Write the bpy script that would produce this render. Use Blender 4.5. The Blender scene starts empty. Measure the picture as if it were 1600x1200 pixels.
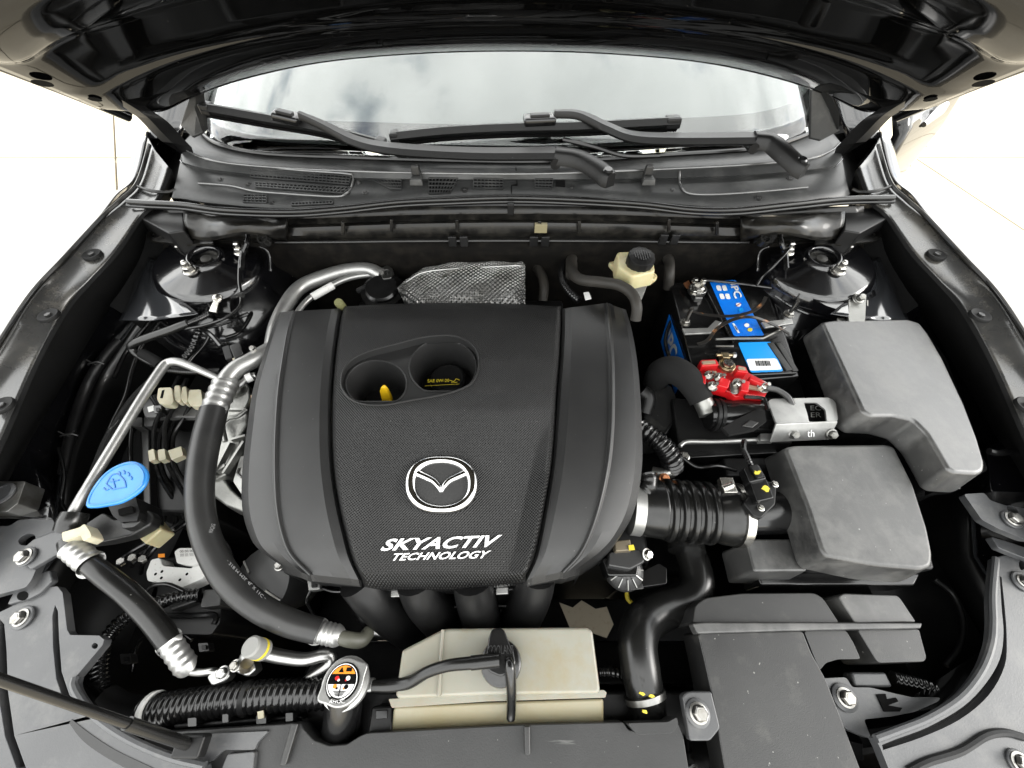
import bpy, bmesh, math, random
from mathutils import Vector, Matrix, geometry
from mathutils.geometry import tessellate_polygon
random.seed(7)
R = math.radians
scene = bpy.context.scene

# ------------------------------------------------------------------ camera
CAM = Vector((0.0, 0.0, 1.40)); TILT = R(54); F = 620.0      # F in pixels of a 1600 px wide frame
cam = bpy.data.cameras.new('camera'); cam_o = bpy.data.objects.new('camera', cam)
scene.collection.objects.link(cam_o); scene.camera = cam_o
cam_o.location = CAM; cam_o.rotation_euler = (math.pi/2 - TILT, 0, 0)
cam.sensor_width = 36.0; cam.lens = F/1600*36.0; cam.clip_start = 0.02; cam.clip_end = 500

# ------------------------------------------------------------------ sky, sun, exposure
SUN_EL, SUN_AZ = R(26), R(98)
w = bpy.data.worlds.new('World'); scene.world = w; w.use_nodes = True
nt = w.node_tree; nt.nodes.clear()
def N(t, **k):
    n = nt.nodes.new(t)
    for a, b in k.items(): setattr(n, a, b)
    return n
out = N('ShaderNodeOutputWorld'); bg = N('ShaderNodeBackground'); bg.inputs['Strength'].default_value = 0.12
sky = N('ShaderNodeTexSky', sky_type='NISHITA', sun_disc=False, sun_elevation=SUN_EL, sun_rotation=SUN_AZ)
tc = N('ShaderNodeTexCoord'); mp = N('ShaderNodeMapping'); mp.inputs['Scale'].default_value = (1.0, 1.0, 2.0)
noi = N('ShaderNodeTexNoise'); noi.inputs['Scale'].default_value = 5.2; noi.inputs['Detail'].default_value = 9; noi.inputs['Roughness'].default_value = .58
rmp = N('ShaderNodeValToRGB'); rmp.color_ramp.elements[0].position = .26; rmp.color_ramp.elements[1].position = .45
noi2 = N('ShaderNodeTexNoise'); noi2.inputs['Scale'].default_value = 3.6; noi2.inputs['Detail'].default_value = 6
r2 = N('ShaderNodeValToRGB'); r2.color_ramp.elements[0].position = .3; r2.color_ramp.elements[1].position = .7
r2.color_ramp.elements[0].color = (6.6, 6.7, 6.6, 1); r2.color_ramp.elements[1].color = (12.2, 12.2, 11.9, 1)
mx = N('ShaderNodeMix', data_type='RGBA')
L = nt.links.new
L(tc.outputs['Generated'], mp.inputs['Vector']); L(mp.outputs['Vector'], noi.inputs['Vector']); L(mp.outputs['Vector'], noi2.inputs['Vector'])
L(noi.outputs['Fac'], rmp.inputs['Fac']); L(noi2.outputs['Fac'], r2.inputs['Fac'])
L(rmp.outputs['Color'], mx.inputs['Factor']); L(sky.outputs['Color'], mx.inputs['A']); L(r2.outputs['Color'], mx.inputs['B'])
L(mx.outputs['Result'], bg.inputs['Color']); L(bg.outputs[0], out.inputs[0])
sun = bpy.data.lights.new('sun', 'SUN'); sun.energy = .55; sun.angle = R(22); sun.color = (1, .97, .93)
sun_o = bpy.data.objects.new('sun', sun); scene.collection.objects.link(sun_o)
sun_o.rotation_euler = (math.pi/2 - SUN_EL, 0, math.pi - SUN_AZ)
vs = scene.view_settings
vs.view_transform = 'Standard'; vs.look = 'None'; vs.gamma = 1; vs.use_curve_mapping = False; vs.exposure = 2.12
scene.cycles.max_bounces = 10; scene.cycles.sample_clamp_indirect = 12
try: scene.cycles.use_denoising = True
except Exception: pass

# ------------------------------------------------------------------ layout helpers: a picture point at a chosen real height (or distance) as a point of the place
CT, ST = math.cos(TILT), math.sin(TILT)
def ray(u, v):
    a, b = (u-800)/F, (v-600)/F
    return Vector((a, CT - b*ST, -(ST + b*CT)))
def P(u, v, z):
    d = ray(u, v); return CAM + d*((CAM.z - z)/-d.z)
def PY(u, v, y):
    d = ray(u, v); return CAM + d*(y/d.y)
def depth(p): return (p - CAM).dot(Vector((0, CT, -ST)))
def RP(px, p): return px*depth(p)/F            # pixels to metres at a point
def PP(l, z=None): return [P(*q) if len(q) == 3 else P(q[0], q[1], z) for q in l]

def catmull(pts, n=8, closed=False):
    pts = [Vector(p) for p in pts]
    if len(pts) < 3 and not closed:
        return [pts[0].lerp(pts[1], i/n) for i in range(n+1)]
    out = []; m = len(pts)
    rng = range(m if closed else m-1)
    for i in rng:
        if closed: p0, p1, p2, p3 = pts[i-1], pts[i], pts[(i+1) % m], pts[(i+2) % m]
        else:
            p1, p2 = pts[i], pts[i+1]
            p0 = pts[i-1] if i else p1*2-p2
            p3 = pts[i+2] if i+2 < m else p2*2-p1
        for k in range(n):
            t = k/n
            out.append(.5*((2*p1)+(p2-p0)*t+(2*p0-5*p1+4*p2-p3)*t*t+(3*p1-p0-3*p2+p3)*t**3))
    if not closed: out.append(pts[-1].copy())
    return out
def rnd(poly, r=6, n=4):
    """round the corners of a polygon given in picture points"""
    out = []; m = len(poly)
    for i in range(m):
        a, b, c = Vector(poly[i-1][:2]), Vector(poly[i][:2]), Vector(poly[(i+1) % m][:2])
        z = list(poly[i][2:])
        d1, d2 = a-b, c-b
        k = min(r, d1.length*.45, d2.length*.45)
        p, q = b+d1.normalized()*k, b+d2.normalized()*k
        for j in range(n+1):
            t = j/n; s = p*(1-t)**2 + b*2*t*(1-t) + q*t*t
            out.append((s.x, s.y, *z))
    return out
def ell(u, v, a, b, n=24, rot=0, p=2.0):
    o = []
    for i in range(n):
        t = 2*math.pi*i/n; c, s = math.cos(t), math.sin(t)
        x = a*math.copysign(abs(c)**(2/p), c); y = b*math.copysign(abs(s)**(2/p), s)
        o.append((u + x*math.cos(rot) - y*math.sin(rot), v + x*math.sin(rot) + y*math.cos(rot)))
    return o
def frame(ax):
    ax = Vector(ax).normalized(); h = Vector((1, 0, 0)) if abs(ax.x) < .8 else Vector((0, 1, 0))
    s = (h - ax*h.dot(ax)).normalized(); return s, ax.cross(s), ax

class MB:
    """collects geometry in world coordinates; becomes ONE mesh object"""
    def __init__(s): s.v = []; s.f = []
    def add(s, vs, fs):
        o = len(s.v); s.v += [Vector(v) for v in vs]; s.f += [tuple(i+o for i in f) for f in fs]; return s
    def grid(s, rows, close_u=False, close_v=False):
        n, m = len(rows), len(rows[0]); vs = [p for r in rows for p in r]; fs = []
        for i in range(n if close_v else n-1):
            for j in range(m if close_u else m-1):
                i2, j2 = (i+1) % n, (j+1) % m
                fs.append((i*m+j, i*m+j2, i2*m+j2, i2*m+j))
        return s.add(vs, fs)
    def box(s, c, size, rot=None):
        c = Vector(c); vs = []
        for x in (-.5, .5):
            for y in (-.5, .5):
                for z in (-.5, .5):
                    q = Vector((x*size[0], y*size[1], z*size[2]))
                    vs.append(c + (rot @ q if rot else q))
        return s.add(vs, [(0,1,3,2),(4,6,7,5),(0,4,5,1),(2,3,7,6),(0,2,6,4),(1,5,7,3)])
    def beam(s, a, b, wd, ht, up=(0,0,1)):
        a, b = Vector(a), Vector(b); d = (b-a); L_ = d.length; d.normalize()
        x = d.cross(Vector(up)).normalized(); z = x.cross(d)
        rot = Matrix((x, d, z)).transposed()
        return s.box((a+b)/2, (wd, L_, ht), rot)
    def plate(s, pts, down=None, dz=.01, holes=(), taper=0.0):
        """a slab: top outline (with holes), thickness along down"""
        d = Vector(down) if down is not None else Vector((0, 0, -dz))
        loops = [[Vector(p) for p in pts]] + [[Vector(p) for p in h] for h in holes]
        cen = sum(loops[0], Vector())/len(loops[0])
        top = [p for l in loops for p in l]
        bot = []
        for k, l in enumerate(loops):
            for p in l:
                q = p + d
                if taper and k == 0:
                    e = p-cen; e -= d*(e.dot(d)/d.length_squared); q += e.normalized()*taper
                bot.append(q)
        n = len(top); fs = []
        if len(loops) == 1:
            fs.append(tuple(range(n))); fs.append(tuple(range(2*n-1, n-1, -1)))
        else:
            for t in tessellate_polygon(loops):
                fs.append(tuple(t)); fs.append(tuple(i+n for i in reversed(t)))
        o = 0
        for l in loops:
            m = len(l)
            for i in range(m):
                j = (i+1) % m; fs.append((o+i, o+j, n+o+j, n+o+i))
            o += m
        return s.add(top+bot, fs)
    def tube(s, pts, r, seg=12, n=8, caps=True, corr=None, smooth=True, closed=False, squash=None):
        rs = list(r) if hasattr(r, '__len__') else [r]*len(pts)
        if smooth:
            q = catmull([Vector((*Vector(p), )) for p in pts], n, closed)
            k = len(pts) - (0 if closed else 1)
            rr = []
            for i in range(len(q)):
                t = i/n; a = int(t); fr = t-a
                rr.append(rs[a % len(rs)]*(1-fr) + rs[min(a+1, len(rs)-1) if not closed else (a+1) % len(rs)]*fr)
            pts, rs = q, rr
        else: pts = [Vector(p) for p in pts]
        if corr:
            pitch, amp = corr[:2]; st = pitch/6; q = [pts[0]]; qr = [rs[0]]; acc = 0.0
            for i in range(len(pts)-1):
                a, b = pts[i], pts[i+1]; Ls = (b-a).length; pos = st-acc
                while pos <= Ls:
                    q.append(a.lerp(b, pos/Ls)); qr.append(rs[i]*(1-pos/Ls)+rs[i+1]*pos/Ls); pos += st
                acc = Ls-(pos-st)
            sh = (1, 1, .5, 0, 0, .5)
            pts = q; rs = [x*(1-amp*(1-sh[i % 6])) for i, x in enumerate(qr)]
        m = len(pts); rows = []; prev = None
        for i in range(m):
            if closed: t = (pts[(i+1) % m]-pts[i-1])
            else: t = (pts[min(i+1, m-1)]-pts[max(i-1, 0)])
            if t.length < 1e-9: t = Vector((0, 0, 1))
            t.normalize()
            if prev is None: a, b, _ = frame(t)
            else:
                a = prev - t*prev.dot(t)
                a = a.normalized() if a.length > 1e-6 else frame(t)[0]
                b = t.cross(a)
            prev = a
            rows.append([pts[i] + (a*math.cos(2*math.pi*k/seg) + b*math.sin(2*math.pi*k/seg))*rs[i] for k in range(seg)])
        s.grid(rows, close_u=True, close_v=closed)
        if caps and not closed:
            s.add(rows[0], [tuple(range(seg))[::-1]]); s.add(rows[-1], [tuple(range(seg))])
        return s
    def lathe(s, prof, o, ax=(0,0,1), seg=24, mod=None):
        """prof: (radius, height) list along axis"""
        a, b, c = frame(ax); o = Vector(o); rows = []
        for r, h in prof:
            rows.append([o + c*h + (a*math.cos(2*math.pi*k/seg) + b*math.sin(2*math.pi*k/seg))*max(r, 1e-5)*(mod(k, h) if mod else 1) for k in range(seg)])
        return s.grid(rows, close_u=True)
    def hexa(s, o, ax, r, h, seg=6):
        return s.lathe([(0, 0), (r, 0), (r, h*.85), (r*.82, h), (0, h)], o, ax, seg)
    def shift(s, d):
        for i in range(len(s.v)): s.v[i] = s.v[i] + Vector(d)
        return s
    def mirror(s, cx=0.0):
        m = MB(); m.v = [Vector((2*cx-p.x, p.y, p.z)) for p in s.v]; m.f = [tuple(reversed(f)) for f in s.f]; return m

BASE = {}
def link(o): scene.collection.objects.link(o); return o
def tag(o, label=None, cat=None, group=None, kind=None):
    if label: o['label'] = label
    if cat: o['category'] = cat
    if group: o['group'] = group
    if kind: o['kind'] = kind
    return o
def thing(name, label, cat, base, group=None):
    o = link(bpy.data.objects.new(name, None)); o.location = Vector(base); o.empty_display_size = .02
    BASE[o] = Vector(base); return tag(o, label, cat, group)
def build(name, mb, mat, parent=None, bevel=0, seg=2, sharp=40, solid=0, sub=0, label=None, cat=None, group=None, kind=None, merge=True, flat=False):
    me = bpy.data.meshes.new(name)
    if parent is not None: base = BASE[parent]
    else:
        xs = [p.x for p in mb.v]; ys = [p.y for p in mb.v]; zs = [p.z for p in mb.v]
        base = Vector(((min(xs)+max(xs))/2, (min(ys)+max(ys))/2, min(zs)))
    bm = bmesh.new(); vs = [bm.verts.new(p-base) for p in mb.v]
    for f in mb.f:
        g = []
        for i in f:
            if not g or vs[i] is not g[-1]: g.append(vs[i])
        try: bm.faces.new(g)
        except ValueError: pass
    if merge: bmesh.ops.remove_doubles(bm, verts=bm.verts, dist=2e-6)
    bmesh.ops.recalc_face_normals(bm, faces=bm.faces)
    bm.to_mesh(me); bm.free()
    o = link(bpy.data.objects.new(name, me))
    if not flat:
        for p in me.polygons: p.use_smooth = True
        if not bevel: me.set_sharp_from_angle(angle=R(sharp))
    me.materials.append(mat)
    if solid:
        m = o.modifiers.new('solid', 'SOLIDIFY'); m.thickness = solid; m.offset = -1
    if sub:
        m = o.modifiers.new('sub', 'SUBSURF'); m.levels = m.render_levels = sub
    if bevel:
        m = o.modifiers.new('bevel', 'BEVEL'); m.width = bevel; m.segments = seg; m.limit_method = 'ANGLE'; m.angle_limit = R(35); m.use_clamp_overlap = True
        m = o.modifiers.new('wn', 'WEIGHTED_NORMAL'); m.keep_sharp = False
    if parent is not None:
        o.parent = parent
        BASE[o] = base
    else:
        o.location = base; BASE[o] = base
    return tag(o, label, cat, group, kind)

# ------------------------------------------------------------------ materials
MATS = {}
def mat(name, col, rough=.5, metal=0.0, spec=.5, coat=0.0, grain=None, var=None, dust=None, scratch=None, emboss=None, trans=0, alpha=1.0, sss=None, speck=None):
    m = bpy.data.materials.new(name); m.use_nodes = True; t = m.node_tree; b = t.nodes['Principled BSDF']; K = t.links.new
    b.inputs['Base Color'].default_value = (*col, 1); b.inputs['Roughness'].default_value = rough; b.inputs['Metallic'].default_value = metal
    b.inputs['Specular IOR Level'].default_value = spec; b.inputs['Coat Weight'].default_value = coat; b.inputs['Coat Roughness'].default_value = .04
    if trans: b.inputs['Transmission Weight'].default_value = trans
    if sss: b.inputs['Subsurface Weight'].default_value = sss; b.inputs['Subsurface Scale'].default_value = .01
    co = t.nodes.new('ShaderNodeTexCoord')
    def noise(sc, det=4, ro=.55):
        n = t.nodes.new('ShaderNodeTexNoise'); n.inputs['Scale'].default_value = sc; n.inputs['Detail'].default_value = det; n.inputs['Roughness'].default_value = ro
        K(co.outputs['Object'], n.inputs['Vector']); return n
    def ramp(src, a, c):
        r = t.nodes.new('ShaderNodeMapRange'); r.inputs['From Min'].default_value = a; r.inputs['From Max'].default_value = c
        K(src, r.inputs['Value']); return r.outputs['Result']
    cs = None
    def mixc(fac, a, bcol):
        x = t.nodes.new('ShaderNodeMix'); x.data_type = 'RGBA'
        K(fac, x.inputs['Factor'])
        if hasattr(a, 'is_output'): K(a, x.inputs['A'])
        else: x.inputs['A'].default_value = (*a, 1)
        x.inputs['B'].default_value = (*bcol, 1); return x.outputs['Result']
    cur = col; rs = None
    if var:
        sc, c2 = var[:2]; cur = mixc(ramp(noise(sc, 5).outputs['Fac'], .35, .7), cur, c2); cs = cur
    if dust:
        sc, lo, hi, c2, rr = dust
        f = ramp(noise(sc, 8, .68).outputs['Fac'], lo, hi); cur = mixc(f, cur, c2); cs = cur
        x = t.nodes.new('ShaderNodeMapRange'); x.inputs['To Min'].default_value = rough; x.inputs['To Max'].default_value = rr
        K(f, x.inputs['Value']); rs = x.outputs['Result']
    if scratch:
        mpn = t.nodes.new('ShaderNodeMapping'); mpn.inputs['Scale'].default_value = scratch[0]; mpn.inputs['Rotation'].default_value = (0, 0, scratch[4] if len(scratch) > 4 else 0)
        K(co.outputs['Object'], mpn.inputs['Vector'])
        n = t.nodes.new('ShaderNodeTexNoise'); n.inputs['Scale'].default_value = 1; n.inputs['Detail'].default_value = 6; K(mpn.outputs['Vector'], n.inputs['Vector'])
        cur = mixc(ramp(n.outputs['Fac'], scratch[1], scratch[2]), cur, scratch[3]); cs = cur
    if speck:
        cur = mixc(ramp(noise(speck[0], 1.5, .5).outputs['Fac'], speck[1], speck[1]+.02), cur, speck[2]); cs = cur
    if cs is not None: K(cs, b.inputs['Base Color'])
    if rs is not None: K(rs, b.inputs['Roughness'])
    hs = None
    if grain:
        sc, st = grain; n = noise(sc, 2, .5)
        bp = t.nodes.new('ShaderNodeBump'); bp.inputs['Strength'].default_value = st; bp.inputs['Distance'].default_value = .0006
        K(n.outputs['Fac'], bp.inputs['Height']); K(bp.outputs['Normal'], b.inputs['Normal']); hs = bp
    if emboss:
        pitch, st, dist = emboss
        sx = t.nodes.new('ShaderNodeSeparateXYZ'); K(co.outputs['Object'], sx.inputs[0])
        def mth(op, a, c=None):
            q = t.nodes.new('ShaderNodeMath'); q.operation = op
            for i, z in enumerate((a, c)):
                if z is None: continue
                if hasattr(z, 'is_output'): K(z, q.inputs[i])
                else: q.inputs[i].default_value = z
            return q.outputs[0]
        k = 2*math.pi/pitch/1.414
        s1 = mth('SINE', mth('MULTIPLY', mth('ADD', sx.outputs['X'], sx.outputs['Y']), k))
        s2 = mth('SINE', mth('MULTIPLY', mth('SUBTRACT', sx.outputs['X'], sx.outputs['Y']), k))
        bp = t.nodes.new('ShaderNodeBump'); bp.inputs['Strength'].default_value = st; bp.inputs['Distance'].default_value = dist
        K(mth('ADD', s1, s2), bp.inputs['Height'])
        if hs: K(hs.outputs['Normal'], bp.inputs['Normal'])
        K(bp.outputs['Normal'], b.inputs['Normal'])
    MATS[name] = m; return m
mat('paint', (.0025, .0025, .003), .16, coat=.6, dust=(60, .60, .9, (.02, .019, .016), .45), speck=(240, 0.765, (.08, .077, .07)))
mat('paint_dusty', (.003, .0029, .0027), .28, coat=.15, spec=0.22, dust=(35, .45, .8, (.022, .020, .016), .6))
mat('hood_paint', (.0012, .0012, .0012), .05, spec=.35, dust=(90, .66, .95, (.012, .011, .009), .4), speck=(300, 0.785, (.07,.066,.06)))
mat('cover', (.010, .010, .0102), .38, spec=0.42, grain=(1500, .35), var=(14, (.014, .014, .014)), speck=(260, 0.775, (.10, .10, .095)))
mat('cover_mesh', (.004, .004, .0041), .34, spec=0.28, emboss=(.0027, .8, .0004), speck=(330, .775, (.12, .12, .115)), var=(16, (.008, .008, .008)))
mat('cover_pad', (.012, .012, .012), .40, spec=0.35, grain=(1500, .25))
mat('plastic', (.004, .004, .0042), .40, spec=0.25, grain=(900, .2), var=(25, (.008, .008, .008)), speck=(240, 0.77, (.05, .048, .043)))
mat('plastic_gloss', (.003, .003, .0032), .2, var=(40, (.006, .006, .006)), speck=(260, 0.785, (.05,.05,.047)))
mat('plastic_grey', (.022, .022, .0218), .36, spec=.58, grain=(1100, .3), var=(9, (.042, .042, .041)), dust=(22, .45, .75, (.085, .084, .08), .5), scratch=((70, 14, 14), .52, .9, (.06, .059, .057), .7), speck=(240, 0.77, (.2, .2, .19)))
mat('lid_grey', (.022, .022, .0218), .36, spec=.95, grain=(1100, .3), var=(9, (.042, .042, .041)), dust=(22, .45, .75, (.085, .084, .08), .5), scratch=((70, 14, 14), .52, .9, (.06, .059, .057), .7), speck=(240, 0.77, (.2, .2, .19)))
mat('plastic_mid', (.012, .012, .012), .36, spec=0.45, grain=(900, .3), var=(10, (.02, .02, .0195)), dust=(30, .55, .85, (.045, .044, .04), .5), speck=(220, 0.76, (.14, .14, .13)))
mat('panel_grey', (.034, .035, .037), .38, spec=.6, grain=(700, .2), var=(12, (.05, .051, .053)), dust=(26, .5, .8, (.09, .089, .085), .5))
mat('radiator_cover', (.016, .0163, .0163), .45, spec=0.36, grain=(700, .25), var=(12, (.023, .023, .023)), scratch=((6, 60, 20), .66, .76, (.2, .2, .19)), speck=(200, 0.755, (.16,.16,.15)))
mat('cowl', (.02, .0207, .0207), .42, spec=0.36, grain=(600, .35), var=(11, (.032, .0325, .0325)), dust=(18, .5, .85, (.075, .075, .072), .55))
mat('rubber', (.004, .004, .004), .27, spec=0.42, var=(40, (.007, .007, .0065)), speck=(230, 0.775, (.05,.05,.047)))
mat('rubber_dusty', (.016, .0148, .013), .55, spec=0.25, var=(30, (.026, .0235, .02)), grain=(500, .3))
mat('hose', (.012, .012, .012), .38, spec=0.4, var=(22, (.02, .02, .0195)), dust=(70, .62, .75, (.004, .004, .004), .5), speck=(200, 0.77, (.09, .09, .085)))
mat('foam', (.008, .008, .008), .9, spec=0.2, grain=(700, .8))
mat('felt', (.0035, .0035, .0035), .85, spec=0.15, grain=(400, .6), var=(20, (.006, .006, .006)))
mat('alu', (.34, .34, .33), .34, metal=1, var=(30, (.3, .3, .295)), grain=(300, .12))
mat('alu_cast', (.30, .30, .285), .45, metal=1, grain=(350, .6), var=(16, (.2, .2, .19)))
mat('alu_satin', (.36, .36, .35), .38, metal=.8, var=(40, (.26, .26, .255)), grain=(500, .15))
mat('steel', (.36, .355, .34), .32, metal=1, var=(60, (.22, .21, .19)))
mat('zinc', (.5, .49, .47), .26, metal=1, var=(90, (.33, .32, .29)))
mat('dark_steel', (.22, .22, .215), .36, metal=.9, var=(50, (.13, .125, .11)))
mat('chrome', (.55, .55, .55), .07, metal=1)
mat('shield', (.29, .29, .285), .3, metal=1, emboss=(.0068, 1.0, .0034), var=(20, (.15, .147, .138)))
mat('cream', (0.396, 0.36, 0.216), .45, sss=.2, var=(20, (0.324, 0.2808, 0.144)))
mat('ivory', (.36, .34, .25), .5, sss=.1, var=(60, (.31, .285, .2)))
mat('tank', (.205, .202, .170), .38, sss=.15, var=(9, (.175, .165, .125)), dust=(14, .52, .8, (.18, .145, .07), .45), grain=(260, .12))
mat('tank_low', (.185, .17, .115), .4, sss=.1, var=(12, (.17, .145, .08)), grain=(260, .12))
mat('white', (0.54, 0.54, 0.5256), .5, dust=(200, .6, .7, (0.18, 0.144, 0.108), .5))
mat('print_white', (0.5904, 0.5904, 0.5904), .5)
mat('blue_cap', (.02, .15, .42), .3, sss=.03, var=(30, (.03, .19, .47)))
mat('blue_cap_line', (.012, .10, .30), .4)
mat('blue_label', (0, 0.1152, 0.5184), .32, var=(30, (0.0036, 0.1368, 0.5616)))
mat('blue_light', (0.0036, 0.216, 0.6048), .3)
mat('red', (0.396, 0.00576, 0.00864), .35, var=(60, (0.3024, 0.00432, 0.00576)))
mat('yellow', (0.5616, 0.3456, 0.0072), .4)
mat('yellow_paint', (0.468, 0.3744, 0.0216), .5)
mat('orange', (0.612, 0.1944, 0.0072), .45)
mat('copper', (.55, .22, .09), .35, metal=.8, var=(200, (.35, .16, .09)))
mat('black', (.002, .002, .002), .9, spec=.1)
mat('gauze', (.006, .006, .006), .7)
mat('glass', (.90, .95, .93), .0, trans=1.0)
mat('frit', (.004, .004, .004), .7, spec=.1)
mat('wiper', (.003, .003, .003), .42, spec=.3, grain=(900, .2), speck=(240, .77, (.05, .05, .048)))
mat('flange', (.02, .021, .023), .14, spec=1.0, coat=.5)  # body paint made lighter and glossier, putting flange highlights into the colour
mat('crease_shine', (.02, .02, .02), .28, spec=0.45)  # lighter copy of the cover plastic for the ridge highlight
mat('ledge', (.02, .02, .02), .24, spec=.95, grain=(500, .15), var=(9, (.04, .04, .039)), dust=(12, .5, .8, (.08, .072, .058), .42))
mat('well_black', (.004, .004, .004), .6, spec=.2)
mat('tyre', (.02, .02, .02), .7)
mat('dash', (.075, .077, .077), .7, grain=(300, .3))
mat('rail', (.003, .003, .003), .35, coat=.3)
mat('cowl_highlight', (.05, .05, .05), .22, spec=1.0, var=(30, (.09, .09, .088)))  # cowl plastic lightened and glossed so the beads show a highlight
def ground_mat():
    m = mat('concrete', (.40, .35, .265), .85, var=(1.6, (.46, .41, .32)), dust=(60, .55, .75, (.31, .265, .19), .9), grain=(180, .6)); return m
ground_mat()
M = MATS
# ------------------------------------------------------------------ setting: paving
g = MB(); g.add([(-60,-60,-.03),(60,-60,-.03),(60,60,-.03),(-60,60,-.03)], [(0,1,2,3)])
ground = build('ground', g, M['concrete'], kind='structure'); ground['label'] = 'pale concrete paving around the car'
joints = [lambda y: -6.4-.61*(y-2.7), lambda y: -2.71-.61*(y-2.7), lambda y: .55-.2*(y-2.7), lambda y: 3.05-.12*(y-2.67), lambda y: 6.2-.05*(y-2.67), lambda y: 9.5]
gy = [-5.0, -2.3, .52, 3.1, 5.9, 9.0]
for i in range(len(joints)-1):
    for j in range(len(gy)-1):
        m = MB(); j_ = .009; y0, y1 = gy[j]+j_, gy[j+1]-j_; a_, b_ = joints[i], joints[i+1]
        m.plate([(a_(y0)+j_,y0,0),(b_(y0)-j_,y0,0),(b_(y1)-j_,y1,0),(a_(y1)+j_,y1,0)], dz=.011)
        build('slab', m, M['concrete'], ground)

# ------------------------------------------------------------------ car sides: fenders with gutter ledge
def lerp_rows(rows, n):     # rows: list of rows of Vectors -> smooth along the first axis
    cols = list(zip(*rows)); cc = [catmull(c, n) for c in cols]
    return [list(r) for r in zip(*cc)]
fz = [1.03, 1.0, .993, .985, .972, .958, .943, .925, .905, .88]
crown = [(228,212),(212,275),(183,303),(154,340),(99,400),(45,466),(0,535),(-50,610),(-120,720),(-220,880)]
gut = [(240,232),(222,290),(196,318),(168,343),(112,405),(60,462),(12,536),(-34,610),(-100,720),(-195,880)]
inner = [(264,262),(245,312),(226,330),(214,344),(180,394),(138,440),(103,481),(57,562),(0,691),(-90,880)]
wallb = [(276,290),(258,330),(246,352),(240,372),(222,408),(194,450),(164,492),(105,590),(38,706),(-60,890)]
rowsL = []
for k in range(len(fz)):
    z = fz[k]
    c = P(*crown[k], z+.003); gt = P(*gut[k], z-.004); i_ = P(*inner[k], z-.012); wb = P(*wallb[k], z-.085)
    o1 = c + Vector((-.03, 0, -.012)); o2 = c + Vector((-.075, 0, -.07)); o3 = c + Vector((-.12, 0, -.25)); o4 = c + Vector((-.13, 0, -.62))
    rowsL.append((o4, o3, o2, o1, c, gt, i_, wb))
sm = lerp_rows(rowsL, 6)
def fender(side, lab, catl):
    flip = (lambda m: m) if side < 0 else (lambda m: m.mirror(.004))
    t = thing('fender', lab, 'fender', (side*.78, .35, .25))
    skin = MB()
    def resample(r): return catmull(list(r[0:5]), 5)
    skin.grid([resample(r) for r in sm]); build('outer_skin', flip(skin), M['paint'], t, solid=.0012, sharp=60)
    lip = MB().tube([r[5] + Vector((-.003, 0, .007)) for r in sm], .0035, 8, smooth=False); build('edge_lip', flip(lip), M['paint_dusty'], t)
    led = MB(); led.grid([[r[4] + Vector((.001,0,-.004)), r[5] + Vector((0,0,.001)), r[5].lerp(r[6], .12) + Vector((0,0,-.0025)), r[5].lerp(r[6], .55) + Vector((0,0,-.003)), r[5].lerp(r[6], .9) + Vector((0,0,.0005)), r[6]] for r in sm])
    build('gutter_ledge', flip(led), M['ledge'], t, solid=.002, sharp=50)
    wl = MB(); wl.grid([[r[6] + Vector((0, 0, .0005)), r[6] + Vector((.003, 0, -.004)), r[7]] for r in sm]); build('splash_felt', flip(wl), M['felt'], t, solid=.002, sharp=30)
    for (u, v, z) in ((143,397,.966),(75,492,.945),(2,633,.915),(-60,760,.9)):
        c = P(u, v, z); m = MB()
        m.lathe([(.0, -.0005), (.010, -.0005), (.0125, .0012), (.014, .0014), (.015, .0), (.015, -.004)], c, (0, 0, 1), 20)
        d = build('fixing_disc', flip(m), M['well_black'], t)  # flat disc coloured dark to stand for the shade of a sunk hole
        h = MB().hexa(c + Vector((0,0,-.0005)), (0,0,1), .0048, .003); build('fixing_bolt', flip(h), M['plastic_mid'], t)
    return t
fender(-1, 'glossy black front fender beside the washer bottle, at left edge', 'fender')
fender(1, 'glossy black front fender beside the fuse box, at right edge', 'fender')

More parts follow.
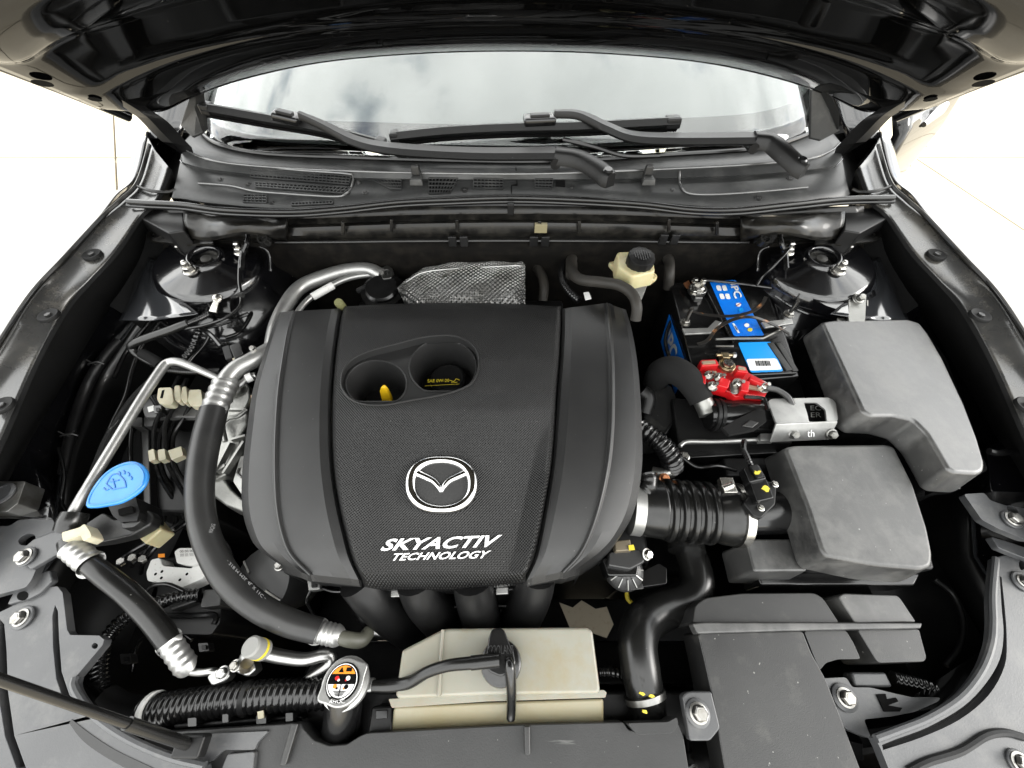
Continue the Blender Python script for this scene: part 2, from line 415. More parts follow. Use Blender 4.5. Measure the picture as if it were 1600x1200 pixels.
# inner aprons: painted walls with a rail flange
def apron(side, lab):
    flip = (lambda m: m) if side < 0 else (lambda m: m.mirror(.004))
    t = thing('inner_apron', lab, 'body panel', (side*.66, .35, .4))
    top = [r[7] + Vector((-.012, 0, .02)) for r in sm]
    fl = catmull([P(262,420,.86), P(225,480,.83), P(187,536,.80), P(150,590,.775), P(128,640,.765), P(108,690,.76), P(96,740,.755), P(88,800,.75), P(84,870,.74)], 6)
    fl = fl + [fl[-1] + Vector((0, -.05*i, 0)) for i in range(1, 7)]
    n = len(fl)
    m = MB(); rows = []
    for k in range(n):
        a = top[min(int(k*len(top)/n), len(top)-1)].copy(); b = fl[k]
        a.y = b.y
        rows.append([a, a.lerp(b, .3) + Vector((-.012, 0, -.012)), a.lerp(b, .75) + Vector((-.016, 0, -.012)), b + Vector((-.012, 0, -.002)), b, b + Vector((0, 0, -.014))])
    m.grid(rows); build('apron_sheet', flip(m), M['paint'], t, solid=.0015, sharp=50)
    m = MB(); m.grid([[b + Vector((.001, 0, .001)), b + Vector((.010, 0, -.004)), b + Vector((.014, 0, -.02)), b + Vector((.012, 0, -.20)), b + Vector((.03, 0, -.36))] for b in fl])
    build('frame_rail', flip(m), M['rail'], t, solid=.002, sharp=50)
    m = MB().tube([p + Vector((.003, 0, .003)) for p in fl[6:]], .0026, 8, smooth=False); build('flange_highlight', flip(m), M['flange'], t)  # thin lighter bead added to stand for the lit flange edge
    for k, dx, dz in ((8,-.03,.012),(13,-.05,.03),(16,-.03,.012),(20,-.045,.024),(24,-.03,.012),(29,-.05,.03),(34,-.03,.012),(40,-.04,.02)):
        h = MB().hexa(fl[k] + Vector((dx, 0, dz)), (.5, 0, 1), .0052, .007).lathe([(0,0),(.0085,0),(.0085,.0018),(0,.0018)], fl[k] + Vector((dx, 0, dz)), (.5,0,1), 16); build('bolt', flip(h), M['dark_steel'], t)
    return t
apron(-1, 'gloss black inner wing panel below the left fender ledge')
apron(1, 'gloss black inner wing panel below the right fender ledge')

# ------------------------------------------------------------------ firewall with dusty ribbed cowl front
t = thing('firewall', 'dusty black ribbed bulkhead under the cowl rubber seal', 'bulkhead', (0, .72, .4))
us = [255, 330, 430, 520, 640, 800, 960, 1080, 1170, 1275, 1350]
dv = [0, 2, 8, 6, 2, 0, 2, 6, 8, 2, 0]
rows = []
for u, d in zip(us, dv):
    rows.append([PY(u, 322+d, .725), PY(u, 334+d, .722), PY(u, 343+d, .712), PY(u, 348+d, .696), PY(u, 362+d*.8, .690), PY(u, 370+d*.6, .692), PY(u, 374+d*.4, .684), PY(u, 379+d*.3, .690)])
m = MB().grid(lerp_rows(rows, 5)); build('upper_panel', m, M['paint_dusty'], t, solid=.002, sharp=35)
m = MB().grid([[PY(u, 377, .688), PY(u, 400, .690), PY(u, 520, .70), PY(u, 640, .69)] for u in us]); build('lower_panel', m, mat('bulkhead_low', (.004,.0037,.0033), .8, spec=.05, dust=(40,.45,.8,(.012,.0105,.0085),.8)), t, solid=.002)
m = MB().tube([PY(u, 376 + d*.35, .681) for u, d in zip(us[2:-2], dv[2:-2])], .0022, 8); build('edge_bead', m, M['plastic_mid'], t)
for u, v in ((536,356),(612,352),(714,352),(843,354),(905,354),(1045,352),(1120,356)):
    m = MB().beam(PY(u, v-9, .687), PY(u, v+10, .684), .006, .006, (0, 1, 0)); build('rib', m, M['paint_dusty'], t, bevel=.001)
for u, v in ((716,377),(843,377),(1045,374),(1196,372)):
    for du in (-9, 9):
        m = MB().box(PY(u+du, v, .679), (.016, .006, .022)); build('clip', m, M['plastic'], t, bevel=.002)
m = MB().box(PY(798, 326, .705), (.012, .01, .022)); build('clip', m, M['plastic'], t, bevel=.002)
m = MB().box(PY(845, 356, .684), (.024, .008, .018)); build('foil_tag', m, mat('tag_gold', (.16,.14,.08), .5), t, bevel=.001)
# bulkhead ends above the strut towers: black side boxes
def corner_box(side, lab):
    flip = (lambda m: m) if side < 0 else (lambda m: m.mirror(.004))
    t = thing('cowl_end_panel', lab, 'body panel', (side*.62, .70, .8))
    m = MB().plate(PP([(198,322),(286,326),(288,360),(262,364),(218,340)], .972), dz=.05); build('end_cap', flip(m), M['plastic'], t, bevel=.003)
    rows = [[PY(286,330,.70), PY(288,350,.68), PY(296,372,.67)], [PY(320,332,.70), PY(318,352,.675), PY(322,376,.66)], [PY(345,334,.70), PY(352,350,.655), PY(350,372,.645)],
            [PY(375,336,.70), PY(385,348,.66), PY(388,366,.65)], [PY(410,336,.70), PY(420,350,.67), PY(424,372,.66)], [PY(450,338,.70), PY(450,355,.685), PY(450,378,.68)]]
    m = MB().grid(lerp_rows([catmull(r, 4) for r in rows], 5)); build('pressed_corner', flip(m), M['paint_dusty'], t, solid=.002)
    m = MB().plate(rnd([(226,366),(240,360),(282,362),(330,372),(334,380),(290,382),(236,376)], 5), dz=.004) if False else MB().plate(PP(rnd([(226,366),(240,360),(282,362),(330,372),(334,380),(290,382),(236,376)], 5), .945), dz=.004, holes=[PP(ell(243,368,7,3.4,12), .945)])
    build('bracket', flip(m), M['paint_dusty'], t, bevel=.001)
    m = MB().lathe([(0,.004),(.006,.004),(.007,.009),(.010,.009),(.012,0),(.012,-.004)], PY(414, 376, .655), (0,-.5,1), 16); build('grommet', flip(m), M['rubber'], t)
    m = MB().tube([P(385,352,.97), P(388,366,.96), P(386,380,.955), P(380,396,.94), P(378,420,.93)], .0045, 8); build('wiring', flip(m), M['plastic_gloss'], t)
    m = MB().grid([catmull([P(404,384,.95), P(418,390,.945), P(424,404,.93), P(425,424,.92)], 4), catmull([P(404,384,.925), P(414,392,.92), P(419,405,.905), P(421,424,.90)], 4)])
    build('guard_plate', flip(m), M['plastic_gloss'], t, solid=.002)
    return t
corner_box(-1, 'pressed black metal corner above the left strut tower')
corner_box(1, 'pressed black metal corner above the right strut tower')

# ------------------------------------------------------------------ strut towers
def strut(side, lab):
    flip = (lambda m: m) if side < 0 else (lambda m: m.mirror(.004))
    c = P(322, 404, .925); t = thing('strut_tower', lab, 'strut tower', (side*abs(c.x), c.y, .6)); ax = Vector((.10, -.10, 1)).normalized()
    m = MB(); m.lathe([(.021, -.012), (.023, .005), (.026, .009), (.031, .008), (.034, .003), (.037, 0), (.088, -.004), (.096, -.012), (.101, -.026), (.106, -.052), (.122, -.066), (.150, -.10), (.158, -.2), (.16, -.35)], c, ax, 48)
    build('tower_dome', flip(m), M['paint'], t, solid=.0015, sharp=70)
    m = MB(); m.lathe([(0, -.010), (.022, -.010)], c, ax, 24); m.lathe([(0, .002), (.010, .001), (.011, -.01)], c, ax, 12); build('damper_top', flip(m), M['dark_steel'], t)
    for (u, v) in ((286,390),(377,394),(298,424)):
        p = P(u, v, .926); q = MB()
        q.lathe([(0,0),(.0125,0),(.0125,.0025),(.0105,.004),(0,.004)], p, ax, 20); q.hexa(p+ax*.004, ax, .0095, .010); q.lathe([(0,.012),(.0055,.012),(.0055,.022),(.0035,.0245),(0,.025)], p, ax, 12)
        build('tower_nut', flip(q), M['zinc'], t, sharp=30)
    for (u, v) in ((276,398),(279,420)):
        p = P(u, v, .918); q = MB().plate([p+Vector((.005*math.cos(k*1.047), .005*math.sin(k*1.047), 0)) for k in range(6)], dz=.004); build('drain_hole', flip(q), M['black'], t)
    # stepped flange outside the tower
    rows = []
    for (u0,v0,u1,v1,u2,v2) in ((222,398,240,404,252,412),(216,418,236,424,250,428),(208,442,232,446,258,452),(200,470,240,468,290,474),(186,500,240,500,310,490)):
        rows.append([P(u0,v0,.875), P((u0+u1)/2,(v0+v1)/2,.895), P(u1,v1,.893), P((u1+u2)/2,(v1+v2)/2,.905), P(u2,v2,.90)])
    m = MB().grid(lerp_rows([catmull(r,4) for r in rows], 5)); build('tower_flange', flip(m), M['flange'], t, solid=.002, sharp=40)
    return t
strut(-1, 'black strut tower with three zinc nuts on the left, by the earth strap')
strut(1, 'black strut tower with three zinc nuts on the right, behind the fuse box')
for side, lab in ((-1,'left'),(1,'right')):
    flip = (lambda m: m) if side < 0 else (lambda m: m.mirror(.004))
    m = MB().grid([[P(u, v, z) + Vector(o) for o in ((-.035,.03,.045),(0,.02,0),(.03,.01,-.10),(.05,0,-.3))] for u, v, z in ((262,352,.93),(240,378,.92),(226,404,.90),(214,430,.885),(196,462,.87),(180,500,.85))])
    build('wing_gusset', flip(m), M['felt'], solid=.002, label=f'dark gusset sheet outside the {lab} strut tower, under the fender ledge', cat='gusset')
# tower-side brackets
t = thing('earth_bracket', 'black bracket with bolted silver earth lug beside the left strut tower', 'bracket', P(345,450,.84))
m = MB().plate(PP([(314,424),(338,420),(350,432),(358,452),(362,488),(330,486),(318,466)], .895), dz=.02); build('plate', m, M['plastic_gloss'], t, bevel=.002)
m = MB().plate(PP([(336,421),(341,420),(351,437),(347,440)], .897), dz=.004); build('edge_strip', m, M['alu_satin'], t)
m = MB().plate(PP(ell(339,465,8,7,16), .904), dz=.003).plate(PP([(333,470),(342,472),(338,488),(326,486)], .903), dz=.004); build('earth_lug', m, M['zinc'], t, bevel=.0006)
m = MB().hexa(P(339,465,.9045), (0,-.2,1), .0062, .005); build('bolt', m, M['zinc'], t)
m = MB().lathe([(0,0),(.011,0),(.011,.005),(0,.006)], P(384,457,.88), (.3,-.4,1), 16); build('button', m, M['plastic_mid'], t)

# ------------------------------------------------------------------ cowl panel
t = thing('cowl', 'weathered grey plastic cowl panel at the foot of the windscreen', 'cowl', (0, .8, .9))
cu = [268, 290, 330, 420, 560, 690, 810, 905, 1045, 1180, 1270, 1310, 1328]
front = [(268,309),(285,310),(330,317),(440,325),(560,319),(690,308),(805,305),(905,308),(1045,318),(1160,325),(1262,319),(1315,311),(1328,303)]
mid = [(274,286),(286,290),(330,296),(430,303),(560,300),(690,293),(808,291),(905,293),(1045,299),(1165,302),(1262,297),(1306,290),(1322,282)]
step = [(282,252),(290,258),(332,268),(425,277),(560,281),(690,283),(810,283),(905,283),(1045,281),(1172,276),(1264,268),(1302,262),(1316,250)]
ridge = [(286,226),(290,234),(333,251),(420,261),(560,268),(690,271),(810,272),(905,270),(1045,264),(1175,257),(1264,248),(1298,236),(1312,224)]
rback = [(296,212),(304,226),(345,243),(420,253),(560,259),(690,262),(810,263),(905,262),(1045,254),(1180,247),(1262,236),(1290,220),(1300,206)]
gbase = [(312,196),(322,214),(350,230),(420,243),(560,249),(690,253),(810,255),(905,253),(1045,244),(1185,234),(1255,214),(1270,200),(1280,188)]
rows = []
for k in range(13):
    rows.append([P(*front[k], .992), P(*mid[k], 1.000), P(*step[k], 1.004), P(step[k][0], step[k][1]-3, 1.010), P(*ridge[k], 1.019), P(ridge[k][0], ridge[k][1]-3, 1.016), P(*rback[k], 1.016), P(*gbase[k], 1.022)])
CW = lerp_rows(rows, 6)
m = MB().grid(CW); build('panel', m, M['cowl'], t, solid=.003, sharp=28)
m = MB().tube([r[4] + Vector((0,-.001,.0008)) for r in CW], .0021, 8, smooth=False); build('ridge_highlight', m, M['cowl_highlight'], t)  # bead added along the ridge to draw its highlight line
m = MB().tube([r[2] + Vector((0,.001,.0012)) for r in CW], .0014, 8, smooth=False); build('step_bead', m, M['cowl_highlight'], t)  # step line in the same lightened highlight colour
def cowl_pt(u, v, lift=0.0):       # cowl surface height near a picture point on the front face
    best = None
    for r in CW:
        for a, b in zip(r[:4], r[1:5]):
            for f in (0, .25, .5, .75):
                q = a.lerp(b, f); d = (q-CAM); e = ray(u, v); x = d.normalized().dot(e.normalized())
                if best is None or x > best[0]: best = (x, q.z)
    return P(u, v, best[1] + lift)
def grille(quad, nx, ny, ux=None):
    q = [cowl_pt(u, v, .0006) for u, v in quad]
    m = MB().plate([p + Vector((0,0,0)) for p in q], dz=.0015); d = build('vent_dark_plate', m, M['black'], t)  # black plate laid on the surface stands for shade inside the vent
    b = MB()
    for i in range(nx+1):
        f = i/nx; b.beam(q[0].lerp(q[1], f) + Vector((0,0,.0012)), q[3].lerp(q[2], f) + Vector((0,0,.0012)), .0016, .002)
    for j in range(ny+1):
        f = j/ny; b.beam(q[0].lerp(q[3], f) + Vector((0,0,.0016)), q[1].lerp(q[2], f) + Vector((0,0,.0016)), .0022, .002)
    build('vent_grille', b, M['cowl'], t)
grille([(391,264),(548,276),(546,289),(392,277)], 26, 3)
grille([(398,286),(548,294),(536,303),(400,293)], 24, 2)
grille([(381,305),(417,305),(417,318),(381,317)], 6, 3)
grille([(456,318),(520,315),(520,319),(456,322)], 12, 1)
grille([(581,281),(627,282),(627,296),(611,296)], 8, 3)
grille([(670,279),(715,280),(703,303),(670,303)], 8, 4)
grille([(740,280),(786,281),(786,295),(740,295)], 8, 3)
grille([(836,281),(864,281),(862,295),(836,294)], 5, 3)
m = MB().plate([cowl_pt(u, v, .0016) for u, v in ((868,282),(883,282),(883,291),(868,290))], dz=.002); build('vent_slot', m, M['black'], t)
# recess frames (raised borders of the two sunken fields)
for pts in ([(386,258),(470,266),(540,271),(551,276),(549,292),(540,303),(520,307),(440,302),(396,298),(360,290),(310,286)], [(1062,268),(1062,285),(1068,297),(1085,303),(1130,303),(1200,298),(1262,292)]):
    m = MB().tube([cowl_pt(u, v, .0015) for u, v in pts], .0022, 8); build('field_border', m, M['cowl_highlight'], t)
for u, v in ((344,281),(387,288),(426,317),(560,286),(726,296),(893,294),(1050,297),(1185,309),(1234,279),(570,300)):
    m = MB().lathe([(0,.0035),(.003,.0035),(.004,.001),(.0065,.001),(.0075,-.002)], cowl_pt(u, v), (0,-.2,1), 14); build('push_clip', m, M['plastic_mid'], t)
m = MB().beam(cowl_pt(806,262,.001), cowl_pt(808,290,.001), .0018, .004).beam(cowl_pt(808,289,.001), cowl_pt(799,291,.001), .0018, .004).beam(cowl_pt(799,291,.001), cowl_pt(799,303,.001), .0018, .004); build('centre_joint', m, M['black'], t)
# weather strip
top = [(200,315),(230,317),(285,320),(350,328),(450,331),(530,326),(620,316),(700,312),(800,309),(900,312),(1000,318),(1080,327),(1150,328),(1240,319),(1320,311),(1396,309)]
t = thing('cowl_seal', 'long black rubber weather strip along the front of the cowl', 'seal', (0, .73, .95))
m = MB().tube([P(u, v, .998) for u, v in top], .0052, 10); build('bulb', m, M['rubber'], t)
m = MB().tube([P(u, v+6, .990) for u, v in top], .0042, 10); build('carrier', m, M['plastic_gloss'], t)
# washer nozzles
for u, lab in ((650, 'left'), (1014, 'right')):
    t = thing('washer_nozzle', f'small grey washer jet on the cowl, the {lab} one of two', 'washer nozzle', cowl_pt(u, 278), 'washer jets on the cowl')
    c = cowl_pt(u, 276, .008)
    m = MB().plate([c + Vector((sx*.011, sy*.010, 0)) for sx, sy in ((-1,-1),(1,-1),(.7,1),(-.7,1))], dz=.012, taper=.003); build('base', m, M['cowl'], t, bevel=.002)
    m = MB().plate([c + Vector((-.008, .004, .018)), c + Vector((.006, .004, .018)), c + Vector((.007, .016, .016)), c + Vector((-.007, .016, .016))], dz=.018, taper=.002); build('head', m, M['plastic_mid'], t, bevel=.003, seg=3)

# ------------------------------------------------------------------ windscreen, dashboard, pillars
t = thing('windscreen', 'sloping windscreen glass mirroring a cloudy sky under the open hood', 'windscreen', (0, 1.2, 1.0))
base = [P(gbase[k][0], gbase[k][1], 1.020) for k in range(13)]
base = [base[0] + Vector((-.05, .03, 0))] + base + [base[-1] + Vector((.05, .03, 0))]
bsm = catmull(base, 4)
def up(p, s): 
    return p + Vector((-p.x*.16*s, .88*s, .47*s - .03*s*s))
m = MB().grid([[up(p, s) for s in (-.02, .05, .15, .25, .4, .6, .8)] for p in bsm]); build('pane', m, M['glass'], t, solid=.005)
m = MB().grid([[up(p, s) + Vector((0, .0028, -.0056)) for s in (-.02, .0, .03, .06, .088)] for p in bsm]); build('ceramic_border', m, M['frit'], t)
m = MB().tube([p + Vector((0, -.002, .004)) for p in bsm], .0042, 8, smooth=False); build('glass_seal', m, M['rubber'], t)
t = thing('dashboard', 'grey dashboard top seen faintly through the windscreen', 'dashboard', (0, 1.3, .95))
m = MB().grid([[up(p, .03) + Vector((0,0,-.02)), up(p, .08) + Vector((0,0,-.016)), up(p, .10) + Vector((0,0,-.018)), up(p, .16) + Vector((0,.0,-.045)), Vector((p.x*.9, p.y+.45, 1.09)), Vector((p.x*.9, p.y+.5, .8))] for p in bsm]); build('top_pad', m, M['dash'], t, solid=.004)
def pillar(side, lab):
    flip = (lambda m: m) if side < 0 else (lambda m: m.mirror(.004))
    t = thing('windscreen_pillar', lab, 'pillar', (side*.74, 1.1, .9))
    b = bsm[0]
    rows = [[up(b, s) + Vector(o) for o in ((.012, -.006, .004), (-.02, -.03, .014), (-.055, -.02, .012), (-.09, .03, -.02), (-.10, .06, -.2))] for s in (-.05, .1, .3, .55, .8)]
    m = MB().grid(lerp_rows([catmull(r, 4) for r in rows], 3)); build('pillar_skin', flip(m), M['paint'], t, solid=.002)
    return t
pillar(-1, 'black painted windscreen pillar at the left of the glass')
pillar(1, 'black painted windscreen pillar at the right of the glass')
def corner_trim(side, lab, pts, fold):
    t = thing('cowl_corner_trim', lab, 'trim', P(*pts[0]))
    m = MB().plate([P(*p) for p in pts], down=(0, .004, -.004)); build('flap', m, M['cowl'], t, bevel=.001)
    m = MB().plate([P(*p) for p in fold], down=(0, .004, -.004)); build('fold', m, M['plastic_mid'], t, bevel=.001)
corner_trim(1, 'pale folded trim flap at the right foot of the windscreen', [(1268,134,1.13),(1282,136,1.13),(1296,165,1.10),(1310,196,1.07),(1312,204,1.062),(1283,219,1.045),(1266,215,1.045)], [(1282,136,1.132),(1300,150,1.125),(1312,175,1.10),(1311,202,1.066),(1298,168,1.102)])
corner_trim(-1, 'narrow folded trim at the left foot of the windscreen', [(300,146,1.12),(308,140,1.125),(304,168,1.09),(318,206,1.045),(300,214,1.04),(282,196,1.05),(290,170,1.08)], [(306,138,1.13),(315,136,1.13),(322,200,1.05),(316,206,1.047),(304,170,1.09)])
# side posts behind hood hinges: black A-post feet
for side, lab in ((-1, 'left'), (1, 'right')):
    flip = (lambda m: m) if side < 0 else (lambda m: m.mirror(.004))
    t = thing('fender_rear_corner', f'black upper rear corner of the {lab} fender by the hood hinge', 'body panel', (side*.73, .85, .8))
    m = MB().grid(lerp_rows([catmull([P(*q) for q in r], 4) for r in ([(228,206,1.02),(250,200,.97),(288,208,.95),(312,214,.99)], [(222,240,1.01),(240,246,.93),(266,250,.92),(298,244,.985)], [(214,276,1.0),(232,280,.92),(258,284,.91),(292,276,.98)], [(204,306,.985),(228,306,.93),(256,308,.93),(290,310,.975)])], 5)); build('corner_well', flip(m), M['well_black'], t, solid=.002)
    m = MB().tube([P(212,290,1.0), P(235,298,.998), P(262,300,.995), P(274,296,.996)], .003, 8); build('well_lip', flip(m), M['paint_dusty'], t)
# doors
t = thing('door', 'closed left front door of the car with glossy black paint', 'door', (-.92, 1.6, .3))
x0 = -.90
m = MB().grid(lerp_rows([catmull([Vector((x0+dx+o, y, z)) for z, o in ((.98,.05),(.93,.012),(.8,-.012),(.55,-.006),(.3,.03))], 4) for y, dx in ((1.0, .02), (1.3, 0), (2.0, -.005), (2.5, .01))], 4)); build('door_skin', m, M['hood_paint'], t, solid=.002)
m = MB().tube([(x0-.02, 1.86, .80), (x0-.05, 1.88, .803), (x0-.055, 1.97, .805), (x0-.02, 2.0, .804)], .008, 10); build('handle', m, M['chrome'], t)
t = thing('door', 'right front door standing ajar, its paint mirroring the tan paving', 'door', (1.05, 1.15, .3))
dh, df = Vector((.90, 1.0, 0)), Vector((1.28, 1.33, 0)); dn = Vector((.66, -.75, 0))
m = MB().grid([[dh.lerp(df, f) + dn*o + Vector((0, 0, z)) for z, o in ((1.04,-.03),(1.0,0),(.9,.014),(.75,.012),(.5,.0),(.3,-.03))] for f in (0, .12, .3, .5, .7, .9, 1.0)]); build('door_skin', m, mat('door_paint', (.004,.004,.004), .05, spec=.35), t, solid=.02, sharp=60)
c = PY(1456, 178, 1.13)
m = MB().tube([c + Vector((-.03,-.03,-.012)), c + Vector((0,-.012,.008)), c + Vector((.035,.02,.012))], [.008,.012,.008], 12); build('mirror_foot', m, M['chrome'], t)

# ------------------------------------------------------------------ open hood
t = thing('hood', 'open glossy black hood seen from below across the top', 'hood', (0, .85, 1.1))
HS = R(43)
rear = [PY(202,168,.872), PY(250,169,.872), PY(300,146,.87), PY(380,118,.865), PY(500,92,.845), PY(650,78,.83), PY(800,74,.825), PY(950,78,.83), PY(1100,92,.845), PY(1220,118,.865), PY(1300,146,.87), PY(1352,169,.872), PY(1400,168,.872)]
rear = catmull(rear, 5); nR = len(rear)
fwd = Vector((0, -math.cos(HS), math.sin(HS))); nrm = Vector((0, math.sin(HS), math.cos(HS)))    # towards the nose; up through the skin
def hp(k, s, d):      # k index along the rear edge, s metres towards the nose, d metres inwards (below the skin)
    b = rear[k]; spread = 1 + .12*min(s, .3)/.3
    return Vector((b.x*spread, b.y, b.z)) + fwd*s - nrm*d + nrm*(.05*s - .10*s*s)
def hrows(prof): return [[hp(k, s, d) for s, d in prof] for k in range(nR)]
m = MB().grid(hrows([(0,0),(.05,-.006),(.2,-.012),(.4,-.012),(.6,-.01),(.8,0),(1.0,.02),(1.13,.06)])); build('outer_skin', m, M['hood_paint'], t, solid=.0012, sharp=60)
prof = [(.002,.003),(.012,.008),(.045,.022),(.075,.026),(.095,.025),(.11,.016),(.16,.012),(.175,.014),(.19,.026),(.24,.030),(.26,.016),(.34,.012),(.36,.024),(.5,.028),(.8,.028),(1.0,.05),(1.12,.07)]
rws = []
for k in range(nR):
    e = min(k, nR-1-k)/9.0; f = min(1.0, e)
    rws.append(catmull([hp(k, s, d*f + .022*(1-f)*min(1, s/.03) + .003) for s, d in prof], 3))
m = MB().grid(rws); build('inner_frame', m, M['hood_paint'], t, solid=.001, sharp=70)
m = MB().tube([p - nrm*.002 for p in rear], .004, 8, smooth=False); build('rear_hem', m, M['hood_paint'], t)
for sgn in (-1, 1):
    k = 2 if sgn < 0 else nR-3
    for (s, q, r_) in ((.135, .0, .010), (.09, .022, .007), (.24, .03, .009)):
        c = hp(k + (1 if sgn < 0 else -1)*int(q*100), s, .029)
        a_, b2, _ = frame(-nrm)
        mm = MB().plate([c + (a_*math.cos(j*.5236)*1.5 + b2*math.sin(j*.5236))*r_ for j in range(12)], down=nrm*.0008); build('drain_hole', mm, M['black'], t)
    e = [hp(0 if sgn < 0 else nR-1, s, .014) for s in (0, .1, .3, .5, .7, .9, 1.1)]
    m = MB().tube([p + Vector((sgn*.004, 0, 0)) for p in e], .011, 10); build('side_hem', m, M['hood_paint'], t)
# hinges
hood = t
def hinge(side):
    flip = (lambda m: m) if side < 0 else (lambda m: m.mirror(.004))
    pth = [PY(148,128,.80), PY(175,146,.815), PY(212,168,.825), PY(245,190,.835), PY(268,214,.85), PY(284,230,.86)]
    m = MB(); q = catmull(pth, 6)
    m.grid([[p + Vector((.006, -.024, .018)), p + Vector((.020, 0, 0)), p + Vector((.0, .018, -.028)), p + Vector((-.018, .02, -.028)), p + Vector((-.018, -.018, .018))] for p in q], close_u=True)
    h = build('hinge', flip(m), M['plastic'], hood, sharp=40)
    m = MB().beam(PY(144,116,.79), PY(178,140,.81), .03, .018); build('foot', flip(m), M['plastic'], h, bevel=.003)
    for u, v in ((168,138),(205,166),(214,170)):
        m = MB().hexa(PY(u, v, .80 if u < 180 else .845), (.3,-.9,.3), .0075, .008); build('bolt', flip(m), M['dark_steel'], h)
hinge(-1); hinge(1)

# ------------------------------------------------------------------ wipers
def wiper(lab, blade, zb, clip, armp, armr, elbow, zz):
    t = thing('windscreen_wiper', lab, 'wiper', P(*elbow[-1]))
    q = [P(u, v, z) for u, v, z in blade]; qs = catmull(q, 8)
    def sect(p, w_, h_): return [p + Vector((0, -w_, 0)), p + Vector((0, -w_*.5, h_)), p + Vector((0, w_*.3, h_*.8)), p + Vector((0, w_, -h_*.3)), p + Vector((0, 0, -h_)), p + Vector((0, -w_*.6, -h_*.8))]
    m = MB(); n = len(qs); rows = [sect(p, .0125, .010) for p in qs]; m.grid(rows, close_u=True); m.add(rows[0], [tuple(range(6))]); m.add(rows[-1], [tuple(range(6))])
    build('spoiler', m, M['wiper'], t, sharp=50)
    m = MB().grid([[p + Vector((0, -.008, -.009)), p + Vector((0, -.004, -.016)), p + Vector((0, .002, -.016)), p + Vector((0, .004, -.009))] for p in qs], close_u=True); build('rubber_lip', m, M['black'], t)
    for i, e in ((0, 1), (n-1, -1)):
        m = MB().beam(qs[i] + Vector((-.003*e, 0, .0)), qs[i+e] , .023, .019); build('end_cap', m, M['wiper'], t, bevel=.003)
    ca, cb = [P(*c) for c in clip]
    m = MB().beam(ca, cb, .030, .016); build('clip', m, M['plastic_gloss'], t, bevel=.005)
    m = MB().beam(ca.lerp(cb, .2) + Vector((0,-.004,.008)), ca.lerp(cb, .8) + Vector((0,-.004,.008)), .014, .008); build('clip_button', m, M['plastic'], t, bevel=.002)
    ar = [P(*p) for p in armp]; qa = catmull(ar, 8); m = MB(); rows = []
    for i, p in enumerate(qa):
        f = i/(len(qa)-1); k = f*(len(armr)-1); a_ = int(min(k, len(armr)-2)); w_ = armr[a_]*(1-(k-a_)) + armr[a_+1]*(k-a_)
        tg = (qa[min(i+1, len(qa)-1)] - qa[max(i-1, 0)]).normalized(); sd = Vector((0,0,1)).cross(tg).normalized()
        h_ = .006
        rows.append([p + sd*w_, p + sd*w_*.8 + Vector((0,0,h_)), p - sd*w_*.6 + Vector((0,0,h_)), p - sd*w_ + Vector((0,0,-h_*.4)), p - sd*w_*.9 + Vector((0,0,-h_)), p + sd*w_ + Vector((0,0,-h_))])
    m.grid(rows, close_u=True); m.add(rows[0], [tuple(range(6))]); m.add(rows[-1], [tuple(range(6))]); build('arm', m, M['wiper'], t, sharp=45)
    el = [P(*p) for p in elbow]; qe = catmull(el, 6); m = MB(); rows = []
    for i, p in enumerate(qe):
        tg = (qe[min(i+1, len(qe)-1)] - qe[max(i-1, 0)]).normalized(); sd = Vector((0,0,1)).cross(tg).normalized(); e_ = len(qe)-1-i; w_ = .0165*(1, 1, 1, 1)[0]*(.62 if e_ == 0 else .88 if e_ == 1 else 1)
        rows.append([p + sd*w_ + Vector((0,0,-.014)), p + sd*w_*.9 + Vector((0,0,.006)), p + sd*w_*.5 + Vector((0,0,.010)), p - sd*w_*.5 + Vector((0,0,.010)), p - sd*w_*.9 + Vector((0,0,.005)), p - sd*w_ + Vector((0,0,-.014))])
    m.grid(rows, close_u=True); m.add(rows[0], [tuple(range(6))]); m.add(rows[-1], [tuple(range(6))]); build('elbow', m, M['wiper'], t, sharp=50)
    m = MB().tube([qe[0] + Vector((0,0,-.012)) - Vector((0,.017,0)), qe[0] + Vector((0,.017,-.012))], .010, 10, smooth=False); build('hinge_pin', m, M['plastic'], t)
    a, b = qe[-5], qe[-1]
    m = MB().lathe([(0,.0125),(.007,.0125),(.0095,.010),(.0098,.006)], qe[-3], (0,-.1,1), 20); build('pivot_cap', m, M['plastic_gloss'], t)
    return t
wiper('longer black wiper ending at the middle of the cowl, left of the two', [(318,168,1.095),(420,186,1.080),(500,200,1.066),(600,226,1.045)], 0,
      [(428,178,1.092),(470,188,1.083)], [(468,180,1.094),(505,196,1.080),(560,222,1.062),(620,233,1.055),(740,240,1.052),(868,240,1.052)], [.006,.0085,.012,.0155,.0165,.017], [(868,240,1.052),(905,246,1.050),(935,262,1.046),(955,280,1.040)], 0)
wiper('black wiper with its blade across the middle of the glass, right of the two', [(612,214,1.060),(700,205,1.066),(800,200,1.068),(900,198,1.068),(1060,190,1.075)], 0,
      [(818,188,1.080),(868,186,1.080)], [(866,178,1.088),(905,180,1.086),(950,200,1.076),(990,214,1.066),(1060,217,1.064),(1178,216,1.062)], [.006,.0085,.012,.015,.0165,.017], [(1178,216,1.062),(1205,220,1.060),(1230,240,1.052),(1258,266,1.038)], 0)
m = MB().tube([P(880,218,1.05), P(930,230,1.045), P(975,243,1.04), P(1030,243,1.04)], .0045, 8); build('washer_hose', m, M['rubber'], label='thin black washer hose running along the glass foot below the wiper', cat='hose')
